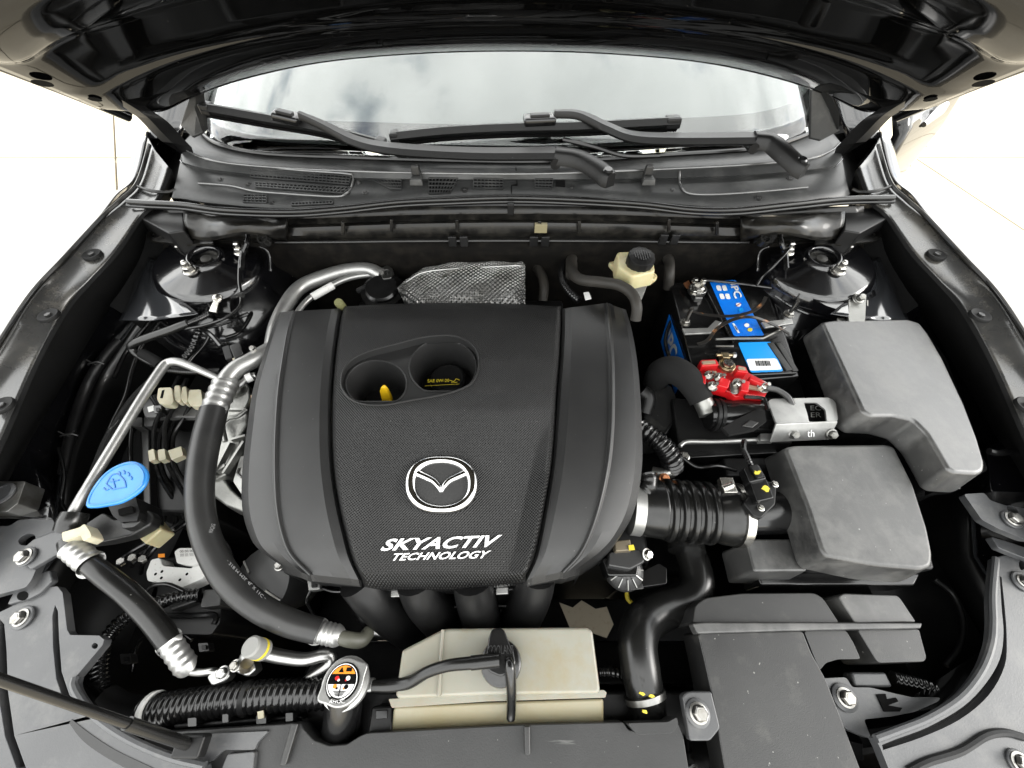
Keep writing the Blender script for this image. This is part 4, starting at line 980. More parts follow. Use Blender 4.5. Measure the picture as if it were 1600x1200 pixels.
# red fuse holder
fz_ = .888
fu = thing('main_fuse_holder', 'bright red fuse holder with metal studs on the battery front', 'fuse holder', P(1145,598,.85))
base_ = [(1094,563),(1120,562),(1126,570),(1126,576),(1142,582),(1146,578),(1150,570),(1166,574),(1170,582),(1198,596),(1199,613),(1196,620),(1170,617),(1150,620),(1140,612),(1116,606),(1092,592)]
m = MB().plate(PP(base_, fz_-.012), dz=.018); build('base', m, M['red'], fu, bevel=.002)
for q, dz_ in (([(1095,562),(1119,561),(1124,570),(1097,572)], .006), ([(1152,570),(1166,573),(1169,582),(1152,580)], .008), ([(1090,583),(1104,588),(1103,600),(1088,594)], .0), ([(1172,586),(1197,597),(1196,602),(1172,592)], .004), ([(1126,588),(1142,594),(1138,606),(1122,602)], .004), ([(1160,592),(1172,596),(1170,612),(1158,610)], .005)):
    m = MB().plate(PP(q, fz_+dz_), dz=.016); build('housing_rib', m, M['red'], fu, bevel=.0015)
for q in ([(1097,564),(1117,563),(1119,567),(1099,568)], [(1154,572),(1164,574),(1166,578),(1155,577)], [(1166,600),(1192,606),(1190,610),(1166,606)], [(1106,579),(1120,580),(1121,584),(1107,583)]):
    m = MB().plate(PP(q, fz_-.003 if q[0][0] > 1160 or q[0][0] == 1106 else fz_+.010), dz=.003); build('fuse_plate', m, mat('fuse_metal', (.5,.42,.3), .4, metal=.8) if 'fuse_metal' not in M else M['fuse_metal'], fu)
for u, v, s in ((1107,587,.0045),(1124,591,.0055),(1113,604,.005),(1153,601,.006),(1192,605,.006)):
    q = P(u, v, fz_-.004); m = MB().lathe([(0,0),(s*1.7,0),(s*1.7,.002),(0,.002)], q, (0,-.3,1), 16).hexa(q+Vector((0,-.0006,.002)), (0,-.3,1), s, .006).tube([q, q+Vector((0,-.005,.016))], s*.5, 8, smooth=False); build('stud', m, M['zinc'], fu, sharp=35)
m = MB().plate(PP(ell(1151,603,10,13,20,rot=.5), fz_-.003), dz=.002); build('terminal_plate', m, M['steel'], fu, bevel=.0005)

# ------------------------------------------------------------------ pipes and brackets between battery and air box
t = thing('breather_hose', 'foam-covered black hose bending over beside the red fuse holder', 'hose', P(1065,600,.78))
m = tubepx([(1022,600,.80),(1032,583,.84),(1050,578,.865),(1070,588,.872),(1086,608,.868),(1096,626,.86)], [17,21,22,21.5,19.5,18], seg=20); build('foam_sleeve', m, M['foam'], t)
m = tubepx([(1096,624,.86),(1104,638,.853),(1108,648,.85)], [14,15,15], seg=18); build('clamp', m, M['alu_cast'], t)
t = thing('resonator_pipe', 'glossy black pipe with ring clamps lying before the battery', 'pipe', P(1150,655,.80))
m = tubepx([(1104,648,.845),(1125,648,.845),(1160,650,.845),(1195,653,.843),(1222,654,.84)], [22,24,25,26,25], seg=24); build('pipe_body', m, M['plastic_gloss'], t)
for u in (1112,1119):
    m = tubepx([(u,648,.845),(u+5,648.4,.845)], 26, seg=24); build('ring', m, M['plastic'], t)
m = MB().plate(PP([(1128,668),(1150,655),(1180,640),(1195,642),(1198,658),(1180,672),(1140,680)], .875), dz=.006); build('heat_wrap', m, M['felt'], t, bevel=.001)
m = MB().plate(PP([(1160,665),(1172,656),(1186,660),(1176,668)], .877), dz=.003); build('tape_patch', m, M['plastic_mid'], t, bevel=.001)
m = MB().tube(PP([(1163,620),(1190,622),(1196,628),(1200,640)], .885), .003, 8); build('grab_loop', m, M['plastic_gloss'], t)
t = thing('control_unit_bracket', 'silver stamped bracket with two bolts and a square window', 'bracket', P(1260,660,.80))
m = MB().plate(PP(rnd([(1200,627),(1206,623),(1296,621),(1306,628),(1310,658),(1213,662)], 5), .878), dz=.003, holes=[PP(rnd([(1256,629),(1276,629),(1290,640),(1292,659),(1264,659),(1262,648)], 3), .878)]); build('top_face', m, M['alu_satin'], t, bevel=.001)
a0, a1 = P(1213,662,.878), P(1310,658,.878)
m = MB().plate([a0 + Vector((0,-.0005,-.001)), a1 + Vector((0,-.0005,-.001)), a1 + Vector((-.002,-.016,-.030)), a0 + Vector((0,-.016,-.030))], down=(0,.003,-.001)); build('front_face', m, M['alu_satin'], t, bevel=.001)
m = MB().plate(PP([(1254,628),(1294,628),(1294,664),(1254,664)], .862), dz=.004); build('inner_plate', m, M['black'], t)
m = text_mb('EC\nER', PP([(1267,652),(1284,652),(1282,634),(1266,634)], .8625)); build('marking', m, M['alu_satin'], t)
for u in (1238,1297):
    bolt(t, u, 677, .858, .0062, (0,-.75,.6), 'dark_steel', .0085, name='bolt')
m = text_mb('th', [P(1260,682,.8572), P(1271,682,.8572), P(1271,671,.8656), P(1260,671,.8656)], lift=.002); build('marking', m, M['print_white'], t)
t = thing('battery_tray', 'black battery tray with a bright metal front edge', 'tray', P(1140,690,.78))
m = MB().tube(PP([(1062,697),(1075,690),(1120,690),(1200,686)], .835), .0035, 10); build('edge_bar', m, M['alu_satin'], t)
m = MB().plate(PP(rnd([(1188,677),(1210,677),(1211,688),(1188,688)], 2), .845), dz=.012); build('tab', m, M['alu_satin'], t, bevel=.001)
m = MB().plate(PP([(1050,620),(1230,640),(1240,692),(1060,695)], .825), dz=.06); build('tray_body', m, M['plastic'], t, bevel=.004)
m = MB().plate(PP([(1085,596),(1250,592),(1262,630),(1095,640)], .80), dz=.05); build('tray_floor', m, M['plastic'], t, bevel=.004)
m = MB().plate(PP([(1058,702),(1210,695),(1216,708),(1070,716)], .80), dz=.03); build('front_lip', m, M['plastic_gloss'], t, bevel=.002)
bolt(t, 1068, 714, .812, .0062, (0,-.2,1), 'zinc', .009)
t = thing('corrugated_vent_hose', 'short shiny ribbed black hose beside the right of the engine cover', 'hose', P(1030,690,.78))
m = tubepx([(1000,668,.842),(1015,678,.846),(1034,694,.842),(1047,714,.825),(1050,730,.80)], [14,15,16.5,18,18], seg=18, corr=(.0072,.16)); build('hose', m, M['plastic_gloss'], t)
m = tubepx([(1020,738,.80),(1035,740,.805),(1050,738,.80)], 9, seg=12); build('collar', m, M['alu_cast'], t)
bolt(t, 1037, 748, .815, .006, (0,-.3,1), 'copper', .008)
t = thing('gearbox_cover', 'dull black moulded cover below the foam hose', 'cover', P(1030,660,.70))
m = MB().plate(PP(rnd([(1006,640),(1012,600),(1050,600),(1064,634),(1052,664),(1034,690),(1004,690)], 8), .812), dz=.05); build('shell', m, M['plastic_mid'], t, bevel=.006, seg=3)
m = MB().tube(PP([(1060,640),(1046,668),(1030,688)], .8135), .0015, 8); build('bead', m, M['plastic'], t)
m = tubepx([(1002,612,.84),(1012,622,.835),(1006,645,.82)], 12, seg=14); build('side_boss', m, M['plastic'], t)

# ------------------------------------------------------------------ air cleaner and intake hose
ab = thing('air_cleaner', 'grey-black air filter housing with big smooth lid, right of the ribbed hose', 'air cleaner', P(1340,800,.65))
lid = rnd([(1226,700),(1240,696),(1384,694),(1398,698),(1428,758),(1450,826),(1458,866),(1456,885),(1440,890),(1370,884),(1292,870),(1284,860),(1262,792)], 7)
m = MB().plate(PP(lid, .868), dz=.05, taper=.008); build('lid', m, M['plastic_grey'], ab, bevel=.0045, seg=4)
m = MB().plate(PP(rnd([(1212,706),(1392,700),(1430,770),(1462,890),(1290,884),(1270,870),(1236,790)], 6), .817), dz=.11); build('base', m, M['plastic'], ab, bevel=.004)
m = MB().plate(PP(rnd([(1166,846),(1180,842),(1246,842),(1252,846),(1262,892),(1178,893)], 5), .815), dz=.07, taper=.006); build('side_chamber', m, M['plastic_grey'], ab, bevel=.005, seg=3)
m = MB().plate(PP(rnd([(1130,715),(1200,714),(1206,742),(1136,744)], 5), .80), dz=.06, taper=.004); build('rear_boss', m, M['plastic'], ab, bevel=.006)
m = tubepx([(1150,804,.808),(1190,802,.81),(1238,800,.81)], [31,32,33], seg=28); build('outlet_tube', m, M['plastic_gloss'], ab)
m = tubepx([(1228,800,.81),(1234,800,.81)], 34, seg=28); build('outlet_ring', m, M['plastic'], ab)
m = MB().plate(PP([(1180,893),(1440,895),(1430,915),(1190,915)], .77), dz=.05); build('lower_shell', m, M['plastic_gloss'], ab, bevel=.003)
m = MB().plate(PP([(1364,892),(1376,892),(1377,899),(1366,900)], .80), dz=.02); build('latch', m, M['alu_satin'], ab, bevel=.001)
sn = thing('air_flow_sensor', 'black air flow sensor with yellow paint marks on the intake tube', 'sensor', P(1190,780,.83))
m = MB().plate(PP(rnd([(1162,786),(1184,752),(1206,752),(1214,760),(1212,788),(1190,810),(1178,806)], 3), .862), dz=.022); build('flange', m, M['plastic'], sn, bevel=.002)
m = MB().plate(PP(rnd([(1172,752),(1198,748),(1210,778),(1184,784)], 3), .876), dz=.02); build('body', m, M['plastic_gloss'], sn, bevel=.002)
m = MB().plate(PP(rnd([(1162,730),(1186,726),(1198,748),(1172,754)], 3), .882), dz=.018); cn = build('connector', m, M['plastic_gloss'], sn, bevel=.002)
m = MB().plate(PP([(1172,727),(1184,725),(1194,745),(1184,747)], .886), dz=.004); build('latch', m, M['plastic'], cn, bevel=.001)
for q, z in (([(1178,735),(1187,734),(1190,742),(1181,743)], .8865), ([(1188,758),(1202,756),(1206,769),(1193,771)], .8768)):
    qa = sum(p[0] for p in q)/4; qb = sum(p[1] for p in q)/4
    m = MB().plate(PP([(u+random.uniform(-2,2), v+random.uniform(-1.6,1.6)) for u, v in ell(qa, qb, (q[1][0]-q[0][0])*.46, (q[2][1]-q[0][1])*.42, 12, rot=.3)], z), dz=.0008); build('paint_mark', m, M['yellow_paint'], sn)
for u, v in ((1210,757),(1188,794)): bolt(sn, u, v, .8625, .0035, (0,0,1), 'zinc', h=.003, name='screw')
m = tubepx([(1163,690,.85),(1162,702,.862),(1168,716,.872),(1173,728,.874)], 4.5, seg=8, corr=(.004,.15)); build('lead', m, M['plastic_gloss'], sn)
ih = thing('intake_hose', 'ribbed black rubber intake hose with metal clamp', 'intake hose', P(1080,800,.75))
def ribtube():
    pr = [(998,42),(1010,44),(1024,45),(1032,46)]
    for k in range(5): u0 = 1034 + k*15.5; pr += [(u0,42),(u0+3,43),(u0+5,49),(u0+10,49.5),(u0+12,44),(u0+14,42)]
    pr += [(1114,44),(1124,47),(1134,48),(1142,47.5),(1150,46)]
    q = [P(u, 793 + (u-998)*.075, .812) for u, r in pr]; return MB().tube(q, [RP(r*.97, p) for (u, r), p in zip(pr, q)], seg=32, n=2, smooth=True)
build('bellows', ribtube(), M['rubber'], ih, sharp=70)
m = tubepx([(1144,804,.812),(1156,805,.812)], 48.5, seg=36); cl = build('clamp_band', m, M['zinc'], ih)
m = MB().box(P(1136,760,.868), (.018,.022,.012)).tube([P(1128,764,.873), P(1144,758,.873)], .005, 10, smooth=False); build('clamp_screw', m, M['zinc'], cl, bevel=.001)
m = tubepx([(984,790,.812),(1000,792,.812)], 44, seg=32); build('inlet_clamp', m, M['alu_satin'], ih)
m = tubepx([(1008,765,.845),(1015,755,.852),(1012,742,.853)], [13,13,14], seg=14, corr=(.008,.1)); build('side_port', m, M['rubber'], ih)
tb = thing('throttle_actuator', 'dark ribbed throttle actuator tucked under the engine cover, front right', 'actuator', P(985,890,.70))
c = P(975,893,.775)
m = MB().lathe([(0,.012),(.012,.012),(.015,.010),(.023,.007),(.027,.002),(.027,-.03)], c, (-.1,-.3,1), 28); build('housing', m, mat('cast_dark', (.03,.03,.03), .38, metal=.3), tb)
b_ = MB()
for k in range(12):
    a_ = k*math.pi/6; d_ = Vector((math.cos(a_), math.sin(a_), 0)); b_.beam(c + d_*.013 + Vector((0,0,.0125)), c + d_*.025 + Vector((0,0,.006)), .0012, .004)
build('cooling_rib', b_, M['dark_steel'], tb)
m = MB().plate(PP(rnd([(952,862),(1002,858),(1008,878),(985,890),(950,884)], 4), .80), dz=.03); build('motor_box', MB().plate(PP(rnd([(940,872),(975,866),(1000,876),(996,900),(950,900)], 4), .79), dz=.03), M['plastic_gloss'], tb, bevel=.003)
build('motor_cover', m, mat('cast_mid', (.03,.03,.03), .36, metal=.3), tb, bevel=.003)
m = MB().plate(PP(rnd([(985,902),(1030,880),(1042,888),(1042,912),(986,920)], 3), .772), dz=.02); build('connector', m, M['plastic_gloss'], tb, bevel=.003)
m = MB().plate(PP([(960,845),(985,842),(988,860),(962,862)], .81), dz=.02); build('gasket', m, mat('bronze', (.12,.10,.07), .5, metal=.5), tb, bevel=.002)
m = MB().plate(PP([(982,852),(990,851),(992,859),(983,860)], .812), dz=.001); build('paint_mark', m, M['yellow_paint'], tb)
bolt(tb, 1010, 866, .80, .006, (.5,-.3,1), 'zinc')
m = MB().plate(PP([(984,913),(1004,911),(1006,920),(985,922)], .776), dz=.004); build('clip', m, M['plastic_mid'], tb, bevel=.001)
t = thing('yellow_hook', 'small yellow hook below the throttle actuator', 'hook', P(990,940,.60))
m = tubepx([(979,922,.70),(981,936,.70),(992,944,.70),(1002,936,.70)], 3.4, seg=10); build('wire', m, M['yellow_paint'], t)
# upper radiator hose
t = thing('radiator_hose', 'thick black radiator hose bending down beside the coolant tank', 'hose', P(1010,1040,.60))
m = tubepx([(1072,850,.735),(1086,885,.737),(1088,915,.737),(1072,938,.738),(1038,952,.742),(1008,970,.755),(996,1000,.77),(1000,1045,.772),(1008,1085,.765),(1014,1125,.755)], [23,24.5,25.5,26,28.5,30,30,30.5,29,28], seg=28); build('hose', m, M['rubber'], t)
m = tubepx([(1007,1084,.768),(1010,1094,.767)], 32, seg=28); build('clamp', m, M['dark_steel'], t)
for q in ([(1012,1085),(1024,1083),(1025,1090),(1013,1092)], [(1000,1082),(1008,1082),(1008,1086),(1000,1086)], [(1004,1110),(1012,1108),(1012,1114),(1004,1116)]):
    qa = sum(p[0] for p in q)/4; qb = sum(p[1] for p in q)/4
    m = MB().plate(PP([(u+random.uniform(-1,1), v+random.uniform(-.8,.8)) for u, v in ell(qa, qb, 4.5, 2.4, 10, rot=.3)], .8215), dz=.003); build('paint_mark', m, M['yellow_paint'], t)
m = tubepx([(1070,835,.757),(1073,862,.757)], 28, seg=24); build('sleeve', m, M['rubber'], t)

# ------------------------------------------------------------------ fuse box
fb = thing('fuse_box', 'large grey-black fuse box with smooth S-curved lid near the right fender', 'fuse box', P(1400,620,.70))
top = [(1284,503),(1300,500),(1418,498),(1438,504),(1452,522),(1475,562),(1508,632),(1528,684),(1540,724),(1538,736),(1528,740),(1492,738),(1480,731),(1466,706),(1448,676),(1428,656),(1400,650),(1362,650),(1348,642)]
top = rnd(top, 5, 3)
m = MB().plate(PP(top, .905), dz=.05, taper=.009); build('lid', m, M['lid_grey'], fb, bevel=.005, seg=4)
base_ = rnd([(1256,520),(1272,512),(1440,506),(1480,560),(1545,735),(1500,756),(1478,752),(1456,720),(1438,690),(1415,672),(1392,666),(1345,665),(1330,655)], 5, 3)
m = MB().plate(PP(base_, .85), dz=.15, taper=.002); build('lower_box', m, M['plastic_gloss'], fb, bevel=.004)
m = MB().tube(PP([(1338,676),(1385,676),(1412,684),(1432,702),(1450,732),(1464,750),(1478,756)], .845), .0022, 8); build('rim_bead', m, M['plastic_gloss'], fb)
m = MB().tube(PP([(1340,668),(1388,668),(1418,678),(1440,700),(1456,728),(1470,746)], .853), .0018, 8); build('rim_bead', m, M['plastic_gloss'], fb)
m = MB().plate(PP([(1462,748),(1494,742),(1503,764),(1462,768)], .845), dz=.02); lt = build('latch', m, M['plastic_gloss'], fb, bevel=.0015)
m = MB().plate(PP([(1482,760),(1498,758),(1499,763),(1483,764)], .849), dz=.004); build('latch_tongue', m, M['white'], lt)
t = thing('fuse_box_bracket', 'upright black bracket with silver nut behind the fuse box', 'bracket', P(1338,480,.84))
m = MB().plate(PP(rnd([(1326,460),(1332,455),(1348,454),(1354,460),(1352,502),(1326,502)], 3), .905), dz=.004); build('plate', m, M['alu_cast'], t, bevel=.001)
bolt(t, 1340, 467, .907, .0065, (0,-.5,1), 'dark_steel', .010, name='nut', h=.008)
m = MB().plate(PP([(1308,497),(1321,496),(1322,502),(1309,503)], .898), dz=.003).beam(P(1326,470,.90), P(1326,500,.88), .002, .008).beam(P(1353,470,.90), P(1352,500,.88), .002, .008); build('side_flange', m, M['dark_steel'], t)
t = thing('tower_brace', 'black stamped brace with holes in front of the right strut tower', 'brace', P(1290,460,.86))
m = MB().plate(PP(rnd([(1262,462),(1290,452),(1316,452),(1322,462),(1318,486),(1292,478)], 3), .90), dz=.02, holes=[PP(ell(1301,461,4,3,12), .90)]); build('plate', m, M['paint'], t, bevel=.002)
m = MB().plate(PP(rnd([(1345,452),(1366,450),(1370,462),(1352,470)], 3), .90), dz=.02, holes=[PP(ell(1358,458,4,3,12), .90)]); build('plate', m, M['paint'], t, bevel=.002)
m = MB().tube(PP([(1212,462),(1240,480),(1270,492),(1308,498)], .875), .003, 8); build('bead', m, M['paint'], t)

# ------------------------------------------------------------------ front right: air duct, resonator, panel
ad = thing('air_duct', 'wide grey-black fresh air duct running to the front edge', 'air duct', P(1200,1060,.65))
m = MB().plate([P(u, v, z) for u, v, z in [(p[0], p[1], .790) for p in rnd([(1082,974),(1086,946),(1102,934),(1160,927),(1272,926),(1286,934),(1312,974)], 6)]], dz=.05, taper=.006); build('rear_shell', m, M['plastic_mid'], ad, bevel=.006, seg=3)
m = MB().plate(PP([(1082,974),(1100,972),(1300,972),(1442,973),(1440,982),(1256,985),(1090,990)], .800), dz=.018); build('seam_flange', m, M['plastic_grey'], ad, bevel=.002)
fr = rnd([(1090,989),(1254,985),(1268,1020),(1290,1060),(1312,1115),(1346,1205),(1372,1290),(1140,1290),(1132,1200),(1112,1085),(1100,1030)], 6)
m = MB().plate(PP(fr, .792), dz=.05, taper=.003); build('front_shell', m, M['plastic_mid'], ad, bevel=.006, seg=3)
m = MB().plate(PP(rnd([(1256,986),(1322,985),(1334,1005),(1345,1030),(1310,1030),(1290,1036),(1281,1048),(1270,1022)], 5), .788), dz=.05); build('side_shell', m, M['plastic_mid'], ad, bevel=.005, seg=3)
rs = thing('resonator_box', 'grey-black resonator box at the right end of the fresh air duct', 'resonator', P(1390,980,.65))
m = MB().plate(PP(rnd([(1310,932),(1318,927),(1402,930),(1408,936),(1432,972),(1336,974)], 4), .79), dz=.06, taper=.004); build('rear_half', m, M['plastic_grey'], rs, bevel=.005, seg=3)
m = MB().plate(PP(rnd([(1340,984),(1436,983),(1448,1028),(1444,1034),(1374,1036),(1368,1030)], 4), .788), dz=.06, taper=.004); build('front_half', m, M['plastic_mid'], rs, bevel=.005, seg=3)
br = thing('duct_mount', 'grey plastic mounting arm with big washered bolt right of the air duct', 'bracket', P(1370,1100,.70))
m = MB().plate(PP(rnd([(1284,1060),(1322,1058),(1332,1074),(1360,1074),(1400,1084),(1428,1090),(1470,1090),(1466,1096),(1430,1112),(1390,1120),(1350,1124),(1362,1155),(1320,1138)], 5), .772), dz=.012); build('arm', m, M['panel_grey'], br, bevel=.002)
m = MB().plate(PP([(1330,1050),(1384,1050),(1396,1074),(1336,1074)], .765), dz=.02); build('upper_step', m, M['panel_grey'], br, bevel=.003)
m = MB().plate(PP([(1370,1085),(1384,1084),(1386,1093),(1400,1090),(1404,1096),(1388,1102),(1410,1106),(1406,1112),(1382,1112)], .774), dz=.002); build('hook_opening', m, M['black'], br)
m = MB().plate(PP([(1352,1126),(1398,1122),(1466,1106),(1474,1124),(1420,1146),(1362,1152)], .745), dz=.02); build('lower_shelf', m, M['plastic_mid'], br, bevel=.003)
bolt(br, 1319, 1090, .773, .0078, (0,0,1), 'steel', .0148, wm='panel_grey', h=.008)
t = thing('front_right_loom', 'ribbed black wiring sleeve looping beside the duct mounting arm', 'wiring loom', P(1440,1080,.68))
m = tubepx([(1395,1058,.75),(1420,1064,.75),(1450,1072,.75),(1474,1086,.745),(1486,1106,.735)], 9, seg=12, corr=(.006,.15)); build('sleeve', m, M['plastic_gloss'], t)
b2_ = thing('duct_clip_left', 'grey plastic tab with washered bolt left of the air duct', 'bracket', P(1090,1110,.74)); b2_.name = 'duct_tab'
m = MB().plate(PP(rnd([(1066,1086),(1076,1080),(1112,1080),(1126,1138),(1110,1158),(1078,1158)], 5), .800), dz=.014); build('tab', m, M['panel_grey'], b2_, bevel=.002)
bolt(b2_, 1090, 1114, .801, .0078, (0,0,1), 'steel', .0138, wm='panel_grey', h=.009)

# right front panel (headlamp carrier) with groove and bolts
rp = thing('front_corner_panel', 'pale grey curved slam panel at the lower right corner', 'body panel', P(1540,1100,.75))
rim = [(p.x, p.y) for p in catmull([Vector((a, b, 0)) for a, b in [(1556,872),(1551,930),(1552,975),(1548,1010),(1532,1050),(1500,1090),(1450,1122),(1400,1142),(1368,1154)]], 5)]
outl = rim + [(1376,1170),(1392,1210),(1420,1290),(1800,1290),(1800,860),(1620,850),(1575,866)]
gro = [(p.x, p.y) for p in catmull([Vector((a, b, 0)) for a, b in [(1562,900),(1565,950),(1568,990),(1562,1030),(1540,1068),(1505,1104),(1450,1136),(1400,1155),(1378,1164)]], 4)] + [(p.x, p.y) for p in catmull([Vector((a, b, 0)) for a, b in [(1380,1172),(1440,1152),(1500,1124),(1545,1086),(1570,1040),(1573,995),(1570,950),(1565,902)]], 4)]
m = MB().plate(PP(outl, .802), dz=.012, holes=[PP(gro, .802), PP(ell(1597,882,5,9,14), .802)]); build('panel', m, M['panel_grey'], rp, bevel=.003)
m = MB().plate(PP(gro, .7905), dz=.004); build('groove_floor', m, M['plastic_gloss'], rp)
m = MB().tube(PP(rim, .803), .004, 8, smooth=False); build('rolled_edge', m, M['panel_grey'], rp)
bolt(rp, 1597, 909, .803, .0065, (0,0,1), 'steel', .013, wm='panel_grey')
m = MB().tube(PP([(1420,1205),(1450,1190),(1500,1174),(1540,1150),(1570,1145),(1600,1152)], .8035), .004, 8); build('seam_bead', m, M['plastic'], rp)
bolt(rp, 1592, 1192, .803, .0075, (0,0,1), 'steel', .012, wm='panel_grey')
rb = thing('headlamp_bracket', 'grey stamped headlamp bracket with bolt at the right edge', 'bracket', P(1560,800,.80))
m = MB().plate(PP(rnd([(1506,772),(1538,770),(1548,782),(1572,790),(1640,800),(1660,850),(1600,842),(1560,826),(1534,812)], 4), .838), dz=.01, holes=[PP(ell(1582,796,10,5,16,rot=.5), .838)]); build('plate', m, M['panel_grey'], rb, bevel=.002)
bolt(rb, 1580, 812, .839, .0075, (0,0,1), 'steel', .0125, wm='panel_grey')
m = MB().plate(PP(rnd([(1548,838),(1580,848),(1640,868),(1640,885),(1590,868),(1560,856)], 4), .815), dz=.01); build('lower_strip', m, M['panel_grey'], rb, bevel=.002)
m = MB().plate(PP(rnd([(1542,700),(1560,690),(1640,700),(1640,770),(1548,768)], 6), .83), dz=.05); build('side_wall', m, M['paint'], rb, bevel=.006)
m = MB().tube(PP([(1545,705),(1560,708),(1580,706),(1610,712)], .86), .005, 8); build('wire_clip', m, M['plastic_gloss'], rb)
# ------------------------------------------------------------------ air-conditioning lines
ac = thing('refrigerant_pipe', 'bent bare aluminium pipe running from the left front to the engine mount', 'pipe', P(200,680,.72))
m = tubepx([(112,806,.845),(120,790,.85),(140,757,.855),(180,691,.86),(222,622,.865),(252,577,.868),(262,567,.868),(274,565,.868),(290,569,.865),(318,581,.86),(345,593,.855)], [7.2]*3+[7]*3+[6.5]*3+[5.5,5], seg=14, n=5); build('tube', m, M['alu_satin'], ac)
m = tubepx([(106,828,.845),(112,815,.85),(118,802,.852)], [17,18,17], seg=20); build('sleeve', m, M['rubber'], ac)
m = MB().plate(PP(rnd([(96,832),(124,824),(132,818),(140,830),(143,838),(130,846),(126,836),(98,846)], 3), .868), dz=.02); build('clip', m, M['ivory'], ac, bevel=.0015)
m = tubepx([(108,846,.845),(112,856,.845),(118,862,.845)], [14,15,14], seg=18); build('elbow', m, M['rubber'], ac)
def crimp(parent, a, b, px, n=3, mt='alu_satin'):
    A, B = P(*a), P(*b); pr = []; 
    for k in range(n*6+1):
        f = k/(n*6); pr.append((f, px*(1 + .045*math.cos(f*(n+1)*2*math.pi))))
    pr = [(0, px*1.0)] + pr + [(1, px*1.2)]
    m = MB().tube([A.lerp(B, f) for f, r in pr], [RP(r, A.lerp(B, f)) for f, r in pr], seg=24, smooth=False); return build('crimp', m, M[mt], parent, sharp=75)
hs = thing('refrigerant_hose', 'shiny black hose with crimped aluminium ends at the lower left', 'hose', P(220,950,.70))
crimp(hs, (113,857,.85), (142,882,.845), 17)
m = tubepx([(138,879,.846),(165,900,.842),(200,928,.832),(235,964,.815),(262,1000,.80),(270,1012,.795)], [14.5,15.5,16,16.5,16.5,16], seg=22); build('hose', m, M['rubber'], hs)
crimp(hs, (290,1040,.785), (264,1003,.80), 16)
m = tubepx([(290,1042,.785),(298,1049,.782),(315,1051,.782),(332,1049,.782),(338,1052,.778)], 5.5, seg=14); build('end_pipe', m, M['alu'], hs)
m = MB().plate(PP(rnd([(322,1058),(336,1046),(352,1044),(360,1054),(352,1064),(330,1072)], 5), .785), dz=.016); build('end_block', m, M['alu'], hs, bevel=.002)
bolt(hs, 349, 1052, .786, .006, (0,0,1), 'alu')
big = thing('suction_hose', 'thick dull black hose curving round the left of the engine cover', 'hose', P(330,800,.70))
m = tubepx([(334,642,.868),(324,680,.866),(316,720,.863),(312,765,.860),(315,810,.855),(330,860,.845),(358,908,.832),(400,946,.818),(450,972,.803),(498,986,.79)], [19,20,20,19.5,19.5,20,20.5,20,19.5,18.5], seg=26); build('hose', m, M['hose'], big)
for k, (u, v, z, r_) in enumerate(((330,832,.8738,0),)):
    m = text_mb('90QG', [P(333,834,.8755), P(338,820,.8765), P(331,818,.878), P(326,832,.877)], lift=.0005); build('print', m, mat('print_grey', (.10,.10,.10), .6), big)
m = text_mb('- 318 M M3L 4L X 11C -', [P(356,874,.8705), P(416,934,.846), P(413,938,.846), P(353,878,.8705)], lift=.0002); build('print', m, M['print_grey'], big)
crimp(big, (352,601,.872), (333,643,.868), 18, 3)
m = tubepx([(350,606,.87),(357,590,.872),(372,575,.873),(396,562,.872),(425,545,.868)], [13,13.5,13.5,13,12.5], seg=18); build('upper_pipe', m, M['alu_satin'], big)
m = tubepx([(425,545,.868),(432,512,.866),(446,480,.866),(466,452,.868),(494,437,.87),(540,423,.872),(575,421,.872),(597,430,.868)], [12,12,11.5,11,11,10.5,10.5,10], seg=18, n=6); build('rear_pipe', m, M['alu_satin'], big)
m = MB().plate(PP(rnd([(592,420),(606,414),(614,420),(612,434),(598,436)], 3), .875), dz=.015, holes=[PP(ell(604,425,4.5,4,14), .875)]); build('rear_block', m, M['alu'], big, bevel=.002)
crimp(big, (524,993,.785), (496,986,.79), 16, 3)
m = tubepx([(522,992,.785),(545,999,.78),(565,1000,.77),(576,988,.76)], [10,11,11,10], seg=16); build('lower_pipe', m, mat('pipe_grey', (.07,.07,.055), .5), big)
th = thing('liquid_pipe', 'thin aluminium pipe with a white tag behind the left of the cover', 'pipe', P(520,450,.84))
m = tubepx([(462,492,.865),(476,474,.866),(492,461,.867),(528,441,.868),(556,432,.868),(592,428,.866)], [4.5]*6, seg=12); build('tube', m, M['alu_satin'], th)
m = tubepx([(488,464,.868),(520,446,.869)], 6, seg=12); build('paper_tag', m, M['white'], th)
m = tubepx([(356,604,.858),(374,602,.86),(388,590,.862),(400,586,.862)], [5,5,5,5], seg=12); build('lower_tube', m, M['alu_satin'], th)
m = tubepx([(385,592,.864),(394,588,.864)], 7, seg=12); build('tube_clip', m, M['white'], th)
sv = thing('service_port', 'grey-capped aluminium service port on a bent pipe by the radiator cap', 'service port', P(420,1030,.72))
m = tubepx([(382,1046,.78),(384,1028,.79),(394,1018,.795),(412,1020,.795),(440,1026,.79),(475,1030,.785),(504,1024,.78),(516,1026,.775),(512,1040,.77),(470,1070,.76)], [9,9.5,10,10.5,10,9.5,9,8.5,8,7.5], seg=16, n=6); build('pipe', m, M['alu'], sv)
c = P(411,1016,.80); ax = Vector((-.15,.12,1)).normalized()
m = MB().lathe([(0,.026),(.0098,.026),(.0118,.024),(.0118,.0)], c, ax, 24); cp = build('cap', m, mat('cap_grey', (.17,.17,.16), .5), sv)
m = MB().lathe([(.0122,.006),(.0122,.010),(.0118,.0101)], c, ax, 24); build('cap_ring', m, M['yellow_paint'], cp)
